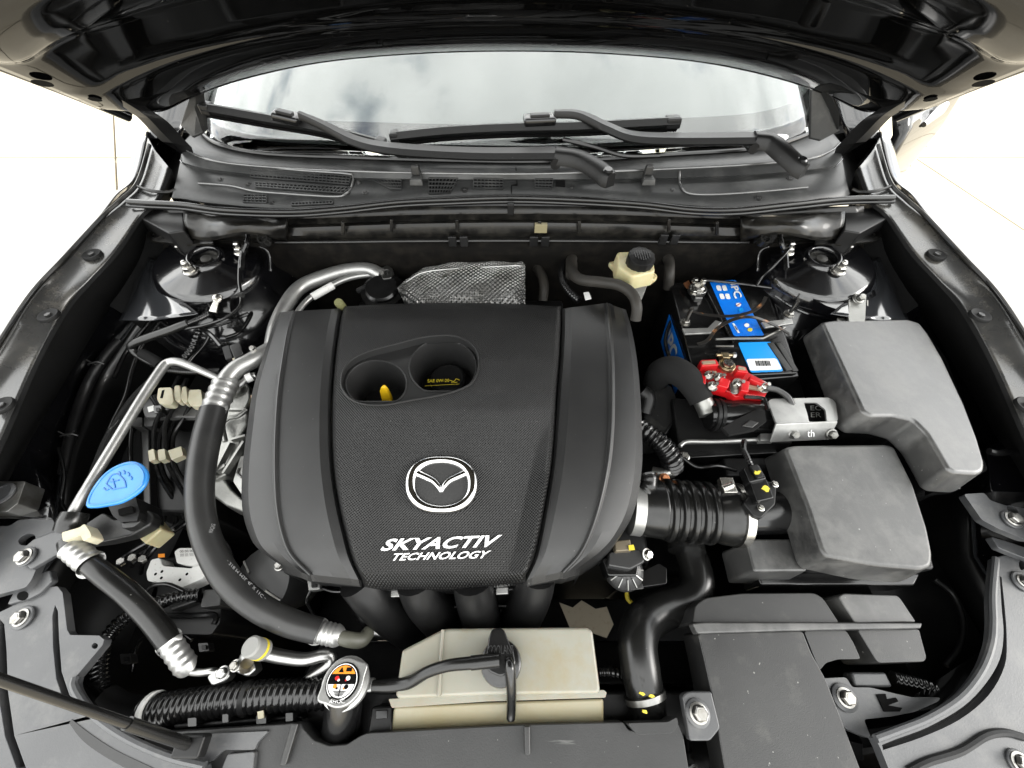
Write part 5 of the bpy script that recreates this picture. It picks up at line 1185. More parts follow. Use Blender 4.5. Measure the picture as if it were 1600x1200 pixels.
m = MB().plate(PP(rnd([(362,1036),(376,1026),(396,1032),(400,1046),(386,1058),(366,1050)], 5), .79), dz=.02); build('block', m, M['alu'], sv, bevel=.003)
bolt(sv, 369, 1040, .792, .005, (0,0,1), 'steel')
m = tubepx([(384,1044,.793),(386,1036,.80)], [9,9], seg=14); build('neck', m, mat('worn_brass', (.25,.22,.17), .4, metal=1), sv)

# ------------------------------------------------------------------ engine mount casting and timing side
em = thing('engine_mount', 'raw cast aluminium engine mount between the big hose and the cover', 'engine mount', P(360,700,.68))
m = MB().plate(PP(rnd([(344,612),(352,596),(372,590),(388,600),(392,622),(384,640),(350,640)], 6), .828), dz=.02); build('head', m, M['alu_cast'], em, bevel=.004, seg=3)
m = MB().lathe([(.018,0),(.018,.006),(.013,.008),(.0125,.003),(0,.003)], P(365,609,.829), (0,-.1,1), 24); build('boss', m, M['alu_cast'], em)
m = MB().hexa(P(365,609,.831), (0,-.1,1), .0095, .009); build('bolt', m, mat('bolt_rust', (.42,.36,.3), .35, metal=1), em)
m = MB().plate([P(u, v, z) for u, v, z in ((346,638,.822),(388,634,.822),(386,664,.815),(376,682,.81),(372,704,.80),(352,742,.785),(330,752,.78),(328,706,.80),(342,672,.815))], dz=.03); build('arm', m, M['alu_cast'], em, bevel=.004, seg=3)
m = MB().tube([P(352,690,.816), P(348,664,.824), P(356,654,.827), P(372,650,.827), P(386,640,.827)], .004, 10); build('rib', m, M['alu_cast'], em)
m = MB().beam(P(384,690,.812), P(352,740,.795), .004, .012).beam(P(362,692,.812), P(336,742,.795), .004, .012).beam(P(356,728,.797), P(332,744,.79), .006, .014).beam(P(364,688,.815), P(386,682,.818), .004, .010); build('rib', m, M['alu_cast'], em)
m = MB().plate([P(u, v, z) for u, v, z in ((328,748,.775),(348,744,.775),(362,764,.768),(382,782,.762),(384,802,.755),(352,790,.76),(328,772,.768))], dz=.05); build('foot', m, M['alu_cast'], em, bevel=.004)
m = MB().plate(PP(rnd([(364,752),(376,712),(390,712),(390,780),(380,776)], 3), .79), dz=.01); build('timing_plate', m, mat('plate_pale', (.5,.5,.48), .5, metal=.4), em, bevel=.002)
m = MB().tube(PP([(374,732),(372,740),(378,746)], .791), .002, 8); build('cast_mark', m, M['dark_steel'], em)
cn = thing('sensor_connector', 'small black plug with cream collar beside the aluminium pipe', 'connector', P(370,555,.86))
m = MB().plate(PP(rnd([(358,540),(374,534),(380,552),(366,560)], 2), .888), dz=.02); build('plug', m, M['plastic_gloss'], cn, bevel=.002)
m = MB().plate(PP(rnd([(346,542),(358,538),(364,558),(352,562)], 2), .882), dz=.018); build('latch', m, M['plastic'], cn, bevel=.002)
m = MB().plate(PP(rnd([(362,560),(380,554),(384,562),(368,568)], 2), .882), dz=.01); build('collar', m, M['ivory'], cn, bevel=.001)
m = tubepx([(310,510,.87),(330,524,.88),(346,542,.88)], 4, seg=8); build('lead', m, M['plastic_gloss'], cn)
m = MB().hexa(P(397,546,.885), (0,-.3,1), .005, .008); build('nipple', m, M['zinc'], cn)

# ------------------------------------------------------------------ left wiring
lm = thing('earth_cable', 'black sleeved cable running from the silver lug along the left wing', 'cable', P(260,520,.82))
m = tubepx([(328,490,.90),(312,498,.895),(292,506,.892)], 4.5, seg=10, corr=(.0035,.2)); build('ribbed_end', m, M['plastic_gloss'], lm)
m = tubepx([(294,505,.892),(260,518,.888),(225,530,.884),(207,538,.88),(206,546,.872),(220,558,.86),(250,572,.845),(300,580,.84),(345,580,.84)], [6.5,6.5,6.5,6,5.5,5,5,5,5], seg=12); build('sleeve', m, M['rubber'], lm)
m = tubepx([(262,578,.848),(300,581,.846),(345,579,.846)], 5, seg=10, corr=(.004,.2)); build('ribbed_run', m, M['plastic_gloss'], lm)
m = tubepx([(222,552,.87),(240,562,.865),(250,570,.86)], 8, seg=10); build('tape', m, M['felt'], lm)
l2 = thing('brake_sensor_wire', 'thin black wire hanging from the left strut tower to the wing loom', 'wire', P(375,440,.85))
m = tubepx([(378,392,.945),(375,410,.93),(374,440,.915),(377,462,.905),(374,480,.90),(352,497,.893),(320,508,.888),(290,514,.885)], 2.4, seg=8); build('wire', m, M['plastic_gloss'], l2)
m = MB().box(P(377,461,.908), (.008,.006,.008)); build('clip', m, M['plastic_mid'], l2)
l3 = thing('wing_harness', 'taped black harness following the left frame rail with cable ties', 'wiring loom', P(150,580,.75))
m = tubepx([(300,508,.87),(318,512,.868),(350,505,.87),(388,490,.875)], 3, seg=8); build('branch', m, M['plastic_gloss'], l3)
m = tubepx([(312,515,.87),(306,530,.865),(300,545,.855),(288,560,.845)], 6, seg=10, corr=(.007,.2)); build('branch', m, M['plastic_gloss'], l3)
m = tubepx([(186,532,.83),(168,552,.825),(150,578,.815),(136,604,.80),(122,640,.79),(108,690,.785),(98,740,.775)], [7,7,7.5,7.5,7.5,7,6], seg=10); build('trunk', m, M['plastic'], l3)
for u, v, z in ((150,570,.835),(108,682,.80)):
    c = P(u, v, z); m = MB().tube([c+Vector((-.014,0,.0)), c+Vector((-.006,-.002,.006)), c+Vector((.006,.002,.006)), c+Vector((.014,.002,0))], .0016, 6).tube([c, c+Vector((.012,.008,.008))], .001, 6).tube([c, c+Vector((-.012,.004,.01))], .001, 6); build('cable_tie', m, M['plastic_mid'], l3)
m = tubepx([(238,592,.83),(205,626,.82),(170,680,.81),(152,720,.80),(138,760,.795),(130,790,.79)], 4.5, seg=8); build('branch', m, M['foam'], l3)

# ------------------------------------------------------------------ brake lines, valve block
ab_ = thing('brake_valve_block', 'white-pinned brake control unit below the left hoses', 'brake unit', P(280,890,.60))
m = MB().plate(PP(rnd([(228,895),(236,874),(250,871),(254,884),(300,888),(305,872),(322,878),(330,888),(316,904),(284,918),(254,910),(230,908)], 4), .735), dz=.03); build('pin_plate', m, M['white'], ab_, bevel=.002)
m = MB().plate(PP(rnd([(272,862),(280,856),(316,856),(322,876),(300,884),(276,880)], 3), .745), dz=.02); lb = build('control_cap', m, M['white'], ab_, bevel=.002)
m = text_mb('00 00 00 0017\n|||| ||| |||| ||', PP([(282,870),(318,868),(316,858),(281,860)], .7462)); build('label_print', m, M['black'], lb)
for u, v, w_ in ((252,868,10),(318,874,9)):
    m = MB().plate(PP([(u-w_/2,v-2.5),(u+w_/2,v-3),(u+w_/2,v+2.5),(u-w_/2,v+3)], .747), dz=.001); build('orange_mark', m, M['orange'], lb)
for u, v in ((253,893),(292,897),(281,906),(252,903),(243,897)):
    m = MB().lathe([(0,0),(.0022,0)], P(u, v, .7355), (0,0,1), 10); build('pin_hole', m, M['black'], ab_)
m = MB().plate(PP([(250,870),(310,866),(330,930),(240,935)], .70), dz=.12); build('motor_body', m, M['plastic'], ab_, bevel=.006)
bl = thing('brake_lines', 'black steel brake lines with cream clips on the left wing', 'brake lines', P(265,700,.65))
LN = [ [(280,588,.825),(262,624,.82),(243,662,.81),(240,690,.80),(243,720,.79),(250,745,.78),(268,775,.76),(288,806,.745),(282,816,.742),(240,842,.74),(205,862,.74),(192,872,.735),(184,888,.71)],
       [(292,592,.825),(276,628,.82),(259,662,.81),(258,690,.80),(262,722,.79),(272,744,.78),(290,775,.765),(300,790,.76)],
       [(300,628,.815),(286,656,.805),(272,680,.797),(270,705,.79),(275,730,.785),(290,755,.775)],
       [(290,630,.805),(272,662,.795),(264,690,.79),(262,710,.785)],
       [(283,622,.80),(262,655,.792),(250,684,.787),(250,708,.78),(256,740,.77),(276,772,.755),(296,806,.735),(286,820,.735),(245,848,.732),(216,868,.73),(206,885,.71)],
       [(246,770,.75),(262,790,.745),(274,808,.74),(272,822,.738),(240,860,.73),(224,880,.72),(220,896,.70)] ]
for l in LN:
    m = tubepx(l, 3.1, seg=8, n=5); build('line', m, M['plastic_gloss'], bl)
for u, v, w_, z in ((258,618,13,.835),(277,614,7,.832),(288,616,6,.832),(305,621,12,.832)):
    m = MB().plate(PP(rnd([(u-w_+2,v-12),(u+w_-3,v-13),(u+w_,v+9),(u+w_-4,v+14),(u-w_+4,v+13),(u-w_,v+5)], 3), z), dz=.014); build('upper_clip', m, M['ivory'], bl, bevel=.002)
m = MB().plate(PP([(253,610),(257,609),(254,622),(250,622)], .8355), dz=.001); build('clip_slot', m, M['black'], bl)
for q in ([(231,704),(240,701),(243,718),(233,721)], [(246,703),(257,701),(259,717),(248,720)], [(262,704),(283,697),(286,711),(268,719)]):
    m = MB().plate(PP(rnd(q, 1.5), .805), dz=.012); build('lower_clip', m, M['ivory'], bl, bevel=.0012)
for u, v, mt in ((190,880,'zinc'),(208,874,'zinc'),(224,876,'zinc'),(268,831,'zinc')):
    m = MB().hexa(P(u, v, .735), (.3,.3,1), .006, .008); build('union_nut', m, M[mt], bl)
rx = thing('relay_box', 'dull black relay box behind the brake lines', 'relay box', P(260,740,.55))
m = MB().plate(PP(rnd([(222,640),(226,622),(250,612),(312,640),(306,652),(226,652)], 3), .81), dz=.012); build('shelf', m, M['plastic_grey'], rx, bevel=.002)
m = MB().plate(PP([(216,668),(318,672),(316,800),(222,800)], .76), dz=.2); build('body', m, M['plastic'], rx, bevel=.005)
for u in (214, 234):
    m = MB().plate(PP(rnd([(u-9,652),(u+8,652),(u+8,666),(u-9,666)], 2), .79), dz=.02); build('catch', m, M['plastic_mid'], rx, bevel=.002)
m = MB().plate(PP([(220,670),(232,670),(236,800),(224,800)], .775), dz=.02); build('rib', m, M['plastic_mid'], rx, bevel=.002)

# ------------------------------------------------------------------ washer filler
wf = thing('washer_filler', 'black washer filler neck with bright blue teardrop cap', 'filler neck', P(190,830,.70))
m = MB().plate(PP(rnd([(168,790),(212,776),(218,800),(214,814),(188,816),(176,806)], 3), .838), dz=.05); build('neck', m, M['plastic'], wf, bevel=.003)
m = MB().plate(PP(rnd([(184,796),(206,790),(208,800),(186,806)], 2), .842), dz=.006); build('latch_window', m, M['black'], wf)
m = MB().plate(PP(rnd([(188,812),(216,804),(220,814),(208,824),(190,826)], 4), .834), dz=.012); build('latch', m, M['plastic_mid'], wf, bevel=.002)
for k in range(3):
    m = MB().plate(PP([(192+k*6,814.5-k),(196+k*6,814-k),(196+k*6,817-k),(192+k*6,817.5-k)], .8352), dz=.001); build('latch_slot', m, M['black'], wf)
m = MB().plate(PP(rnd([(132,818),(160,800),(178,812),(232,796),(240,806),(234,820),(206,836),(164,846),(130,850)], 5), .822), dz=.02); build('bracket', m, M['plastic_mid'], wf, bevel=.003)
m = MB().plate(PP([(208,832),(236,806),(254,826),(226,850)], .80), dz=.03); build('tank_shoulder', m, M['cream'], wf, bevel=.003)
tear = [(p.x, p.y) for p in catmull([Vector((a, b, 0)) for a, b in [(133,789),(141,766),(159,742),(180,727),(204,720),(221,726),(229,740),(225,757),(210,772),(188,784),(166,789),(145,792)]], 4, True)]
def TZ(u, v): return .868 + (789-v)*.00008
m = MB().plate([P(u, v, TZ(u, v)) for u, v in tear], dz=.006, taper=.001); wc = build('cap', m, M['blue_cap'], wf, bevel=.0025, seg=3, label='bright blue teardrop cap with wiper symbol')
cen = (184,757)
m = MB().tube([P(cen[0]+(u-cen[0])*.90, cen[1]+(v-cen[1])*.90, TZ(u, v)+.0004) for u, v in tear], .0010, 6, smooth=False, closed=True); build('raised_rim', m, M['blue_cap'], wc)
def ck(l): return [P(u, v, TZ(u, v)+.0003) for u, v in l]
m = MB().tube(ck([(166,756),(174,743),(184,741),(194,750),(197,761)]), .0009, 6).tube(ck([(197,761),(176,765)]), .0009, 6, smooth=False).tube(ck([(176,765),(166,756)]), .0009, 6).tube(ck([(176,748),(180,762)]), .0009, 6, smooth=False).tube(ck([(172,753),(186,750)]), .0009, 6, smooth=False)
for a, b in ((186,737),(193,735),(200,738),(204,744)): m.tube(ck([(a,b),(a+2,b+3),(a+1,b+6)]), .0009, 6)
m.tube(ck([(162,762),(166,766),(170,764)]), .0009, 6)
build('wiper_symbol', m, M['blue_cap_line'], wc)

# ------------------------------------------------------------------ left front looms and boxes
ll = thing('ribbed_loom', 'ribbed black wiring sleeve arching at the lower left of the bay', 'wiring loom', P(190,1020,.60))
m = tubepx([(312,928,.735),(280,932,.742),(250,940,.748),(218,952,.75),(188,972,.75),(168,996,.75),(158,1025,.748),(155,1055,.745),(163,1085,.742),(185,1102,.74),(222,1110,.742)], [9,9,9,10,11,11,11,12,12,13,15], seg=14, corr=(.0062,.2)); build('sleeve', m, M['plastic_gloss'], ll)
m = tubepx([(166,1088,.744),(190,1104,.744),(232,1112,.746)], [16,18,19], seg=14); build('tape', m, M['felt'], ll)
b2 = thing('fan_harness', 'fat ribbed black harness crossing to the radiator cap', 'wiring loom', P(360,1095,.70))
m = tubepx([(228,1112,.758),(290,1102,.765),(350,1094,.77),(420,1087,.772),(470,1085,.772),(520,1084,.77)], [23,23,23,23,22,21], seg=20, corr=(.0078,.10)); build('sleeve', m, M['plastic_gloss'], b2)
m = tubepx([(236,1111,.759),(242,1110,.76)], 26, seg=24); build('cable_tie', m, M['white'], b2)
m = tubepx([(384,1091,.771),(392,1090,.771)], 23.8, seg=20); build('tape', m, M['plastic'], b2)
m = MB().plate(PP([(402,1112),(411,1110),(412,1122),(403,1124)], .785), dz=.002); build('paint_tag', m, M['ivory'], b2)
bx = thing('front_relay_tray', 'black relay tray with ribs below the left hoses', 'relay box', P(290,960,.55))
m = MB().plate(PP(rnd([(232,958),(300,935),(346,940),(344,972),(330,992),(246,990)], 5), .71), dz=.12); build('body', m, M['plastic'], bx, bevel=.006)
m = MB().tube(PP([(236,962),(300,962),(330,960),(338,966),(334,976)], .722), .004, 8); build('guard_rod', m, M['plastic_gloss'], bx)
m = MB().plate(PP(rnd([(318,922),(348,918),(344,946),(312,950)], 3), .735), dz=.05); build('plug', m, M['plastic_mid'], bx, bevel=.003)
m = MB().plate(PP([(262,946),(304,932),(306,940),(266,954)], .728), dz=.02); build('cover_rib', m, M['plastic_mid'], bx, bevel=.002)

# ------------------------------------------------------------------ coolant tank
ct = thing('coolant_tank', 'yellowed translucent coolant expansion tank with hose on its black cap', 'coolant tank', P(770,1060,.62))
up_ = rnd([(628,1016),(690,984),(700,982),(918,980),(926,986),(938,1078),(934,1084),(760,1086),(622,1092),(618,1086)], 4)
m = MB().plate(PP(up_, .805), dz=.045, taper=.002); build('upper_half', m, M['tank'], ct, bevel=.004, seg=3)
m = MB().tube(PP([(692,984),(689,1030),(686,1088)], .806), .0022, 8); build('moulding_edge', m, M['tank'], ct)
m = MB().plate(PP(rnd([(607,1092),(760,1084),(944,1078),(948,1082),(946,1090),(760,1096),(612,1106)], 2), .798), dz=.010); build('seam_flange', m, M['tank'], ct, bevel=.0015)
m = MB().plate([P(u, v, z) for u, v, z in ((614,1104,.79),(760,1097,.79),(944,1091,.79),(944,1150,.775),(760,1152,.775),(610,1155,.775))], dz=.08); build('lower_half', m, M['tank_low'], ct, bevel=.004)
m = MB().plate(PP([(580,1104),(614,1102),(612,1146),(574,1148)], .78), dz=.05); build('mount_lug', m, M['plastic'], ct, bevel=.003)
c = P(783,1036,.81)
m = MB().lathe([(0,.016),(.020,.016),(.0235,.014),(.0245,.010),(.0245,-.006)], c, (0,0,1), 32); cpp = build('cap', m, M['plastic_gloss'], ct)
m = MB().plate([P(u, v, .8285) for u, v in rnd([(764,994),(768,984),(778,980),(788,984),(794,1000),(803,1020),(806,1036),(800,1050),(782,1058),(764,1050),(757,1036),(761,1014)], 5)], dz=.006); build('cap_tongue', m, M['plastic_gloss'], cpp, bevel=.002)
m = text_mb('COOLANT', [P(760,1022,.829), P(806,1022,.829), P(802,1008,.829), P(764,1008,.829)], lift=.0004); build('embossing', m, M['plastic_mid'], cpp)
ho = thing('overflow_hose', 'thin black overflow hose from the radiator cap to the coolant cap', 'hose', P(680,1060,.80))
m = tubepx([(582,1072,.80),(612,1071,.80),(640,1066,.806),(668,1050,.822),(700,1040,.833),(735,1036,.838),(776,1032,.838)], [8,9.5,9,8.5,8.5,9,8.5], seg=16); build('hose', m, M['rubber'], ho)
m = tubepx([(736,1036,.838),(780,1031,.838)], 10, seg=16); build('sleeve', m, M['rubber'], ho)
tu = thing('overflow_tube', 'short black tube hanging down the front of the coolant tank', 'hose', P(798,1110,.74))
m = tubepx([(794,1030,.838),(797,1045,.84),(799,1075,.825),(799,1105,.80),(798,1122,.79)], [6,8.5,8,7.5,7], seg=14); build('tube', m, M['plastic_gloss'], tu)

# ------------------------------------------------------------------ radiator filler neck and cap
nk = thing('radiator_filler', 'radiator filler neck with silver cap and orange warning label', 'radiator filler', P(532,1150,.68))
axc = Vector((.02,.13,1)).normalized(); c = P(537,1066,.822)
sA = (P(570,1048,.82)-P(512,1092,.82)).normalized()
rr = RP(31.5, c)
x_ = sA - axc*sA.dot(axc); x_.normalize(); y_ = axc.cross(x_)
def capo(k): return [c + x_*(rr*1.0*math.cos(a)*(1 + .26*abs(math.cos(a))**22))*k + y_*(rr*1.02*math.sin(a))*k for a in [2*math.pi*i/48 for i in range(48)]]
m = MB().plate([p + axc*.004 for p in capo(1)], down=-axc*.008); rc = build('cap', m, M['alu_satin'], nk, bevel=.002, seg=3)
m = MB().lathe([(0,.0062),(rr*.78,.0062),(rr*.80,.004)], c, axc, 40); build('label', m, M['black'], rc); lbk = rc
def CP(x, y, l=.0068): return c + Vector((1,0,0))*x*rr*.9 + (Vector((0,1,0)) - axc*axc.y).normalized()*y*rr*.9 + axc*l
def arc(r, a0, a1, n=14): return [(r*math.cos(R(a0+(a1-a0)*i/n)), r*math.sin(R(a0+(a1-a0)*i/n))) for i in range(n+1)]
m = MB().plate([CP(x, y) for x, y in arc(.72, 28, 152)], down=-axc*.0004); build('orange_field', m, M['orange'], lbk)
m = MB().plate([CP(x, y) for x, y in arc(.72, 190, 350)] , down=-axc*.0004); build('white_field', m, M['print_white'], lbk)
m = MB(); ring = [CP(x, y, .0067) for x, y in arc(.79, 0, 360, 48)]; m.tube(ring[:-1], .0005, 6, smooth=False, closed=True); build('white_ring', m, M['print_white'], lbk)
m = MB().plate([CP(x, y, .0074) for x, y in ((-.3,.40),(-.02,.40),(-.16,.64))], down=-axc*.0003).plate([CP(x, y, .0074) for x, y in ((.1,.44),(.4,.44),(.4,.62),(.1,.62))], down=-axc*.0003); build('warning_sign', m, M['black'], lbk)
for (x, y, mt, w_) in ((-.3,.14,'red',.12),(-.2,.06,'print_white',.07),(.3,.14,'print_white',.12),(.2,.05,'red',.05),(-.32,-.22,'orange',.11),(-.2,-.3,'black',.06),(.3,-.24,'black',.12),(.18,-.32,'orange',.05)):
    m = MB().plate([CP(x+w_*math.cos(a), y+w_*.9*math.sin(a), .0074) for a in [i*math.pi/5 for i in range(10)]], down=-axc*.0003); build('pictogram', m, M[mt], lbk)
for k in range(4):
    m = MB().beam(CP(-.34+.05*k,-.44-.06*k,.0074), CP(.34-.05*k,-.44-.06*k,.0074), .0006, .0003, axc); build('fine_print', m, M['black'], lbk)
m = MB().beam(CP(0,.3,.0072), CP(0,-.66,.0072), .0008, .0004, axc).beam(CP(-.6,-.02,.0072), CP(.6,-.02,.0072), .0008, .0004, axc); build('divider', m, M['black'], lbk)
m = text_mb('RHOC', [CP(-.42,-.93,.0066), CP(.42,-.93,.0066), CP(.36,-.78,.0066), CP(-.36,-.78,.0066)]); build('lettering', m, M['print_white'], lbk)
m = MB().tube([c + axc*-.005, P(536,1110,.79), P(530,1150,.755), P(524,1190,.72)], [.021,.021,.022,.022], 24); build('neck', m, M['plastic_gloss'], nk)
m = MB().lathe([(.027,-.012),(.027,-.006),(.022,-.004)], c, axc, 28); build('collar', m, M['alu_satin'], nk)
m = MB().box(P(575,1070,.795), (.016,.014,.014)); build('spigot', m, M['alu_satin'], nk, bevel=.003)

# ------------------------------------------------------------------ radiator top cover and slam panel, front left
rv = thing('radiator_cover', 'scratched grey plastic cover along the front edge below the coolant tank', 'cover', P(720,1180,.72))
ol = [(228,1146),(340,1139),(448,1131),(468,1128),(474,1138),(490,1156),(514,1165),(542,1163),(562,1150),(574,1145),(700,1138),(820,1132),(974,1128),(982,1140),(1000,1144),(1046,1142),(1060,1130),(1068,1150),(1076,1200),(1086,1290),(200,1290),(214,1200)]
m = MB().plate(PP(rnd(ol, 3, 2), .795), dz=.03); build('cover', m, M['radiator_cover'], rv, bevel=.003)
for q in ([(455,1130),(466,1130),(446,1196),(436,1196)], [(819,1134),(828,1134),(829,1180),(820,1180)]):
    m = MB().plate(PP(q, .802), dz=.008); build('rib', m, M['plastic_mid'], rv, bevel=.0015)
m = MB().plate(PP(rnd([(980,1130),(1044,1128),(1058,1120),(1060,1134),(1050,1146),(996,1148)], 5), .806), dz=.03); build('end_scoop', m, M['radiator_cover'], rv, bevel=.004)
m = MB().plate(PP(rnd([(300,1148),(420,1142),(402,1160),(398,1172),(350,1172),(330,1190),(280,1200)], 5), .800), dz=.006); build('step', m, M['panel_grey'], rv, bevel=.002)
m = MB().plate(PP(rnd([(355,1178),(398,1174),(392,1230),(330,1240)], 4), .802), dz=.008); build('latch_pad', m, M['panel_grey'], rv, bevel=.002)
lp = thing('front_corner_panel', 'grey curved slam panel with slots at the lower left corner', 'body panel', P(80,1100,.72))
rimL = [(p.x, p.y) for p in catmull([Vector((a, b, 0)) for a, b in [(118,1058),(116,1072),(126,1092),(146,1116),(180,1142),(220,1164),(270,1184),(320,1196)]], 5)]
ol = [(-120,1000),(0,956),(50,932),(78,917),(90,916),(98,926),(102,958),(105,984),(110,992),(156,993),(163,999),(160,1008)] + rimL + [(330,1290),(-200,1290),(-200,1000)]
sl1 = [(86,946),(90,955),(92,1000),(96,1050),(108,1086),(128,1108),(138,1112),(118,1106),(100,1096),(88,1060),(83,1010),(82,962)]
sl2 = [(0,968),(6,975),(10,1020),(12,1080),(22,1150),(40,1200),(26,1200),(8,1150),(0,1100),(-6,1040)]
m = MB().plate(PP(ol, .815), dz=.012, holes=[PP(sl1, .815), PP(sl2, .815), PP(ell(148,1009,4.5,4.5,14), .815)]); build('panel', m, M['panel_grey'], lp, bevel=.003)
m = MB().plate(PP([(-40,960),(96,950),(140,1115),(300,1200),(200,1290),(-100,1290)], .80), dz=.003); build('backing', m, M['plastic_gloss'], lp)
m = MB().tube(PP(rimL, .816), .004, 8, smooth=False); build('rolled_edge', m, M['panel_grey'], lp)
gl = [(p.x, p.y) for p in catmull([Vector((a, b, 0)) for a, b in [(112,1124),(140,1146),(180,1172),(230,1196),(280,1220)]], 4)] + [(p.x, p.y) for p in catmull([Vector((a, b, 0)) for a, b in [(280,1236),(224,1214),(170,1186),(130,1158),(108,1130)]], 4)]
m = MB().plate(PP(gl, .8158), dz=.002); build('seal_groove', m, M['plastic_gloss'], lp)
bolt(lp, 37, 965, .816, .0075, (-.1,-.1,1), 'steel', .0135, wm='panel_grey')
lb2 = thing('headlamp_bracket', 'grey stamped headlamp bracket with slotted hole at the left edge', 'bracket', P(50,860,.76))
m = MB().plate(PP(rnd([(-120,820),(14,822),(30,812),(80,808),(92,830),(92,852),(80,862),(60,880),(50,905),(40,918),(-120,960)], 5), .83), dz=.01, holes=[PP(ell(42,843,14,8.5,20,rot=-.35), .83), PP(ell(35,931,0.1,0.1,4), .83)][:1]); build('plate', m, M['panel_grey'], lb2, bevel=.002)
m = MB().plate(PP(rnd([(52,842),(84,830),(104,832),(106,858),(84,868),(46,890),(38,880),(22,868)], 4), .838), dz=.008); build('arm', m, M['panel_grey'], lb2, bevel=.002)
bolt(lb2, 42, 870, .8385, .0075, (-.1,-.1,1), 'steel', .0125, wm='panel_grey')
m = MB().plate(PP(rnd([(10,945),(30,908),(78,890),(82,906),(60,928),(44,936)], 4), .82), dz=.01); build('lower_tab', m, M['panel_grey'], lb2, bevel=.002)
m = MB().plate(PP(ell(35,931,9,7,18,rot=-.4), .8205), dz=.001); build('hole', m, M['black'], lb2)
m = MB().plate(PP(rnd([(-60,752),(28,752),(40,752),(28,786),(10,800),(-60,800)], 3), .852), dz=.03); build('lamp_lug', m, M['dark_steel'], lb2, bevel=.003)
m = MB().lathe([(0,0),(.016,0),(.016,.002),(.012,.003),(.012,.001),(0,.001)], P(4,772,.853), (0,0,1), 24); build('lamp_boss', m, M['panel_grey'], lb2)
m = MB().grid(lerp_rows([[P(-60,808,.835), P(-60,760,.80), P(-60,700,.82)], [P(20,806,.833), P(50,770,.80), P(40,730,.82)], [P(84,812,.83), P(86,770,.79), P(82,730,.785)]], 5)); build('side_dish', m, M['paint'], lb2, solid=.002)
# stay rod for the hood
pr = thing('hood_prop_rod', 'dark hood prop rod rising out of view at the lower left', 'prop rod', P(300,1165,.82))
a = P(300,1165,.825); d1 = CAM + ray(0,1062)*.30
d2 = a + (d1-a)*3.0; d3 = a + (d1-a)*4.55
m = MB().tube([a, d1, d2, d3], [.0045,.0038,.0038,.0038], 14, smooth=False); build('rod', m, mat('rod_black', (.004,.004,.004), .25), pr)
m = MB().tube([a + (d1-a)*.02, a + (d1-a)*.42], .0055, 14, smooth=False); build('grip', m, M['rubber'], pr)
m = MB().box(a, (.03,.02,.016)); build('pivot', m, M['plastic'], pr, bevel=.003)

# ------------------------------------------------------------------ below the bay: radiator, undertray, bumper
t = thing('radiator', 'dark radiator pack standing across the front of the bay', 'radiator', (0, -.06, .3))
m = MB().plate([(-.36,-.02,.745),(.36,-.02,.745),(.36,-.10,.745),(-.36,-.10,.745)], dz=.46); build('core', m, M['plastic'], t, bevel=.004)
m = MB().plate([(-.30,.04,.66),(.30,.04,.66),(.30,-.015,.70),(-.30,-.015,.70)], dz=.36); build('fan_shroud', m, M['plastic'], t, bevel=.006)
t = thing('gearbox', 'dark gearbox casing deep below the air filter housing', 'gearbox', (.3, .3, .3))
m = MB().plate([(.20,.46,.64),(.36,.50,.60),(.40,.30,.58),(.34,.14,.60),(.21,.14,.62)], dz=.3); build('casing', m, M['plastic'], t, bevel=.02)
t = thing('undertray', 'black plastic undertray below the engine bay', 'undertray', (0, .3, .2))
holes = [[(.125,.15,.21),(.16,.138,.21),(.185,.155,.21),(.22,.135,.21),(.25,.14,.21),(.262,.10,.21),(.24,.07,.21),(.20,.082,.21),(.16,.062,.21),(.145,.10,.21)], [(-.34,.08,.21),(-.16,.08,.21),(-.14,.0,.21),(-.34,.0,.21)]]
m = MB().plate([(-.72,.72,.21),(.72,.72,.21),(.72,-.2,.21),(-.72,-.2,.21)], dz=.004, holes=holes); build('tray', m, M['plastic'], t)
for sx, lab in ((-1,'left'),(1,'right')):
    t = thing('wheel_arch_liner', f'black felt wheel arch liner low in the {lab} side of the bay', 'liner', (sx*.55,.3,.25))
    m = MB().grid([[Vector((sx*x, y, z)) for x, z in ((.70,.70),(.60,.66),(.56,.5),(.52,.3),(.5,.215))] for y in (-.2,.0,.3,.6,.72)]); build('liner', m, M['plastic'], t, solid=.003)
t = thing('front_bumper', 'black front bumper and grille below the front edge', 'bumper', (0,-.3,.2))
m = MB().grid([[Vector((x*k, y0 - dy, z)) for z, dy in ((.755,-.17),(.765,-.02),(.765,.05),(.74,.10),(.6,.14),(.4,.13),(.15,.06))] for x, y0, k in ((-.86,.1,1),(-.8,-.08,1),(-.5,-.2,1),(0,-.26,1),(.5,-.2,1),(.8,-.08,1),(.86,.1,1))]); build('skin', m, M['hood_paint'], t, solid=.003)
t = thing('car_underbody', 'dark underside, unseen added wheels and cabin shell of the car behind the bulkhead', 'car body', (0, 2, .2))
carb = t
m = MB().plate([(-.84,.76,.24),(.84,.76,.24),(.84,3.6,.24),(-.84,3.6,.24)], dz=.02); build('floor_pan', m, M['plastic'], t)
m = MB().plate([(-.70,.77,.95),(.70,.77,.95),(.70,.775,.24),(-.70,.775,.24)], down=(0,.01,0)); build('toe_board', m, M['plastic'], t)
m = MB().plate([(-.62,1.7,1.42),(.62,1.7,1.42),(.60,3.2,1.40),(-.60,3.2,1.40)], dz=.02); build('roof', m, M['hood_paint'], t, bevel=.01)
m = MB().plate([(-.84,3.4,1.0),(.84,3.4,1.0),(.84,3.4,.24),(-.84,3.4,.24)], down=(0,.02,0)); build('rear_wall', m, M['plastic'], t)

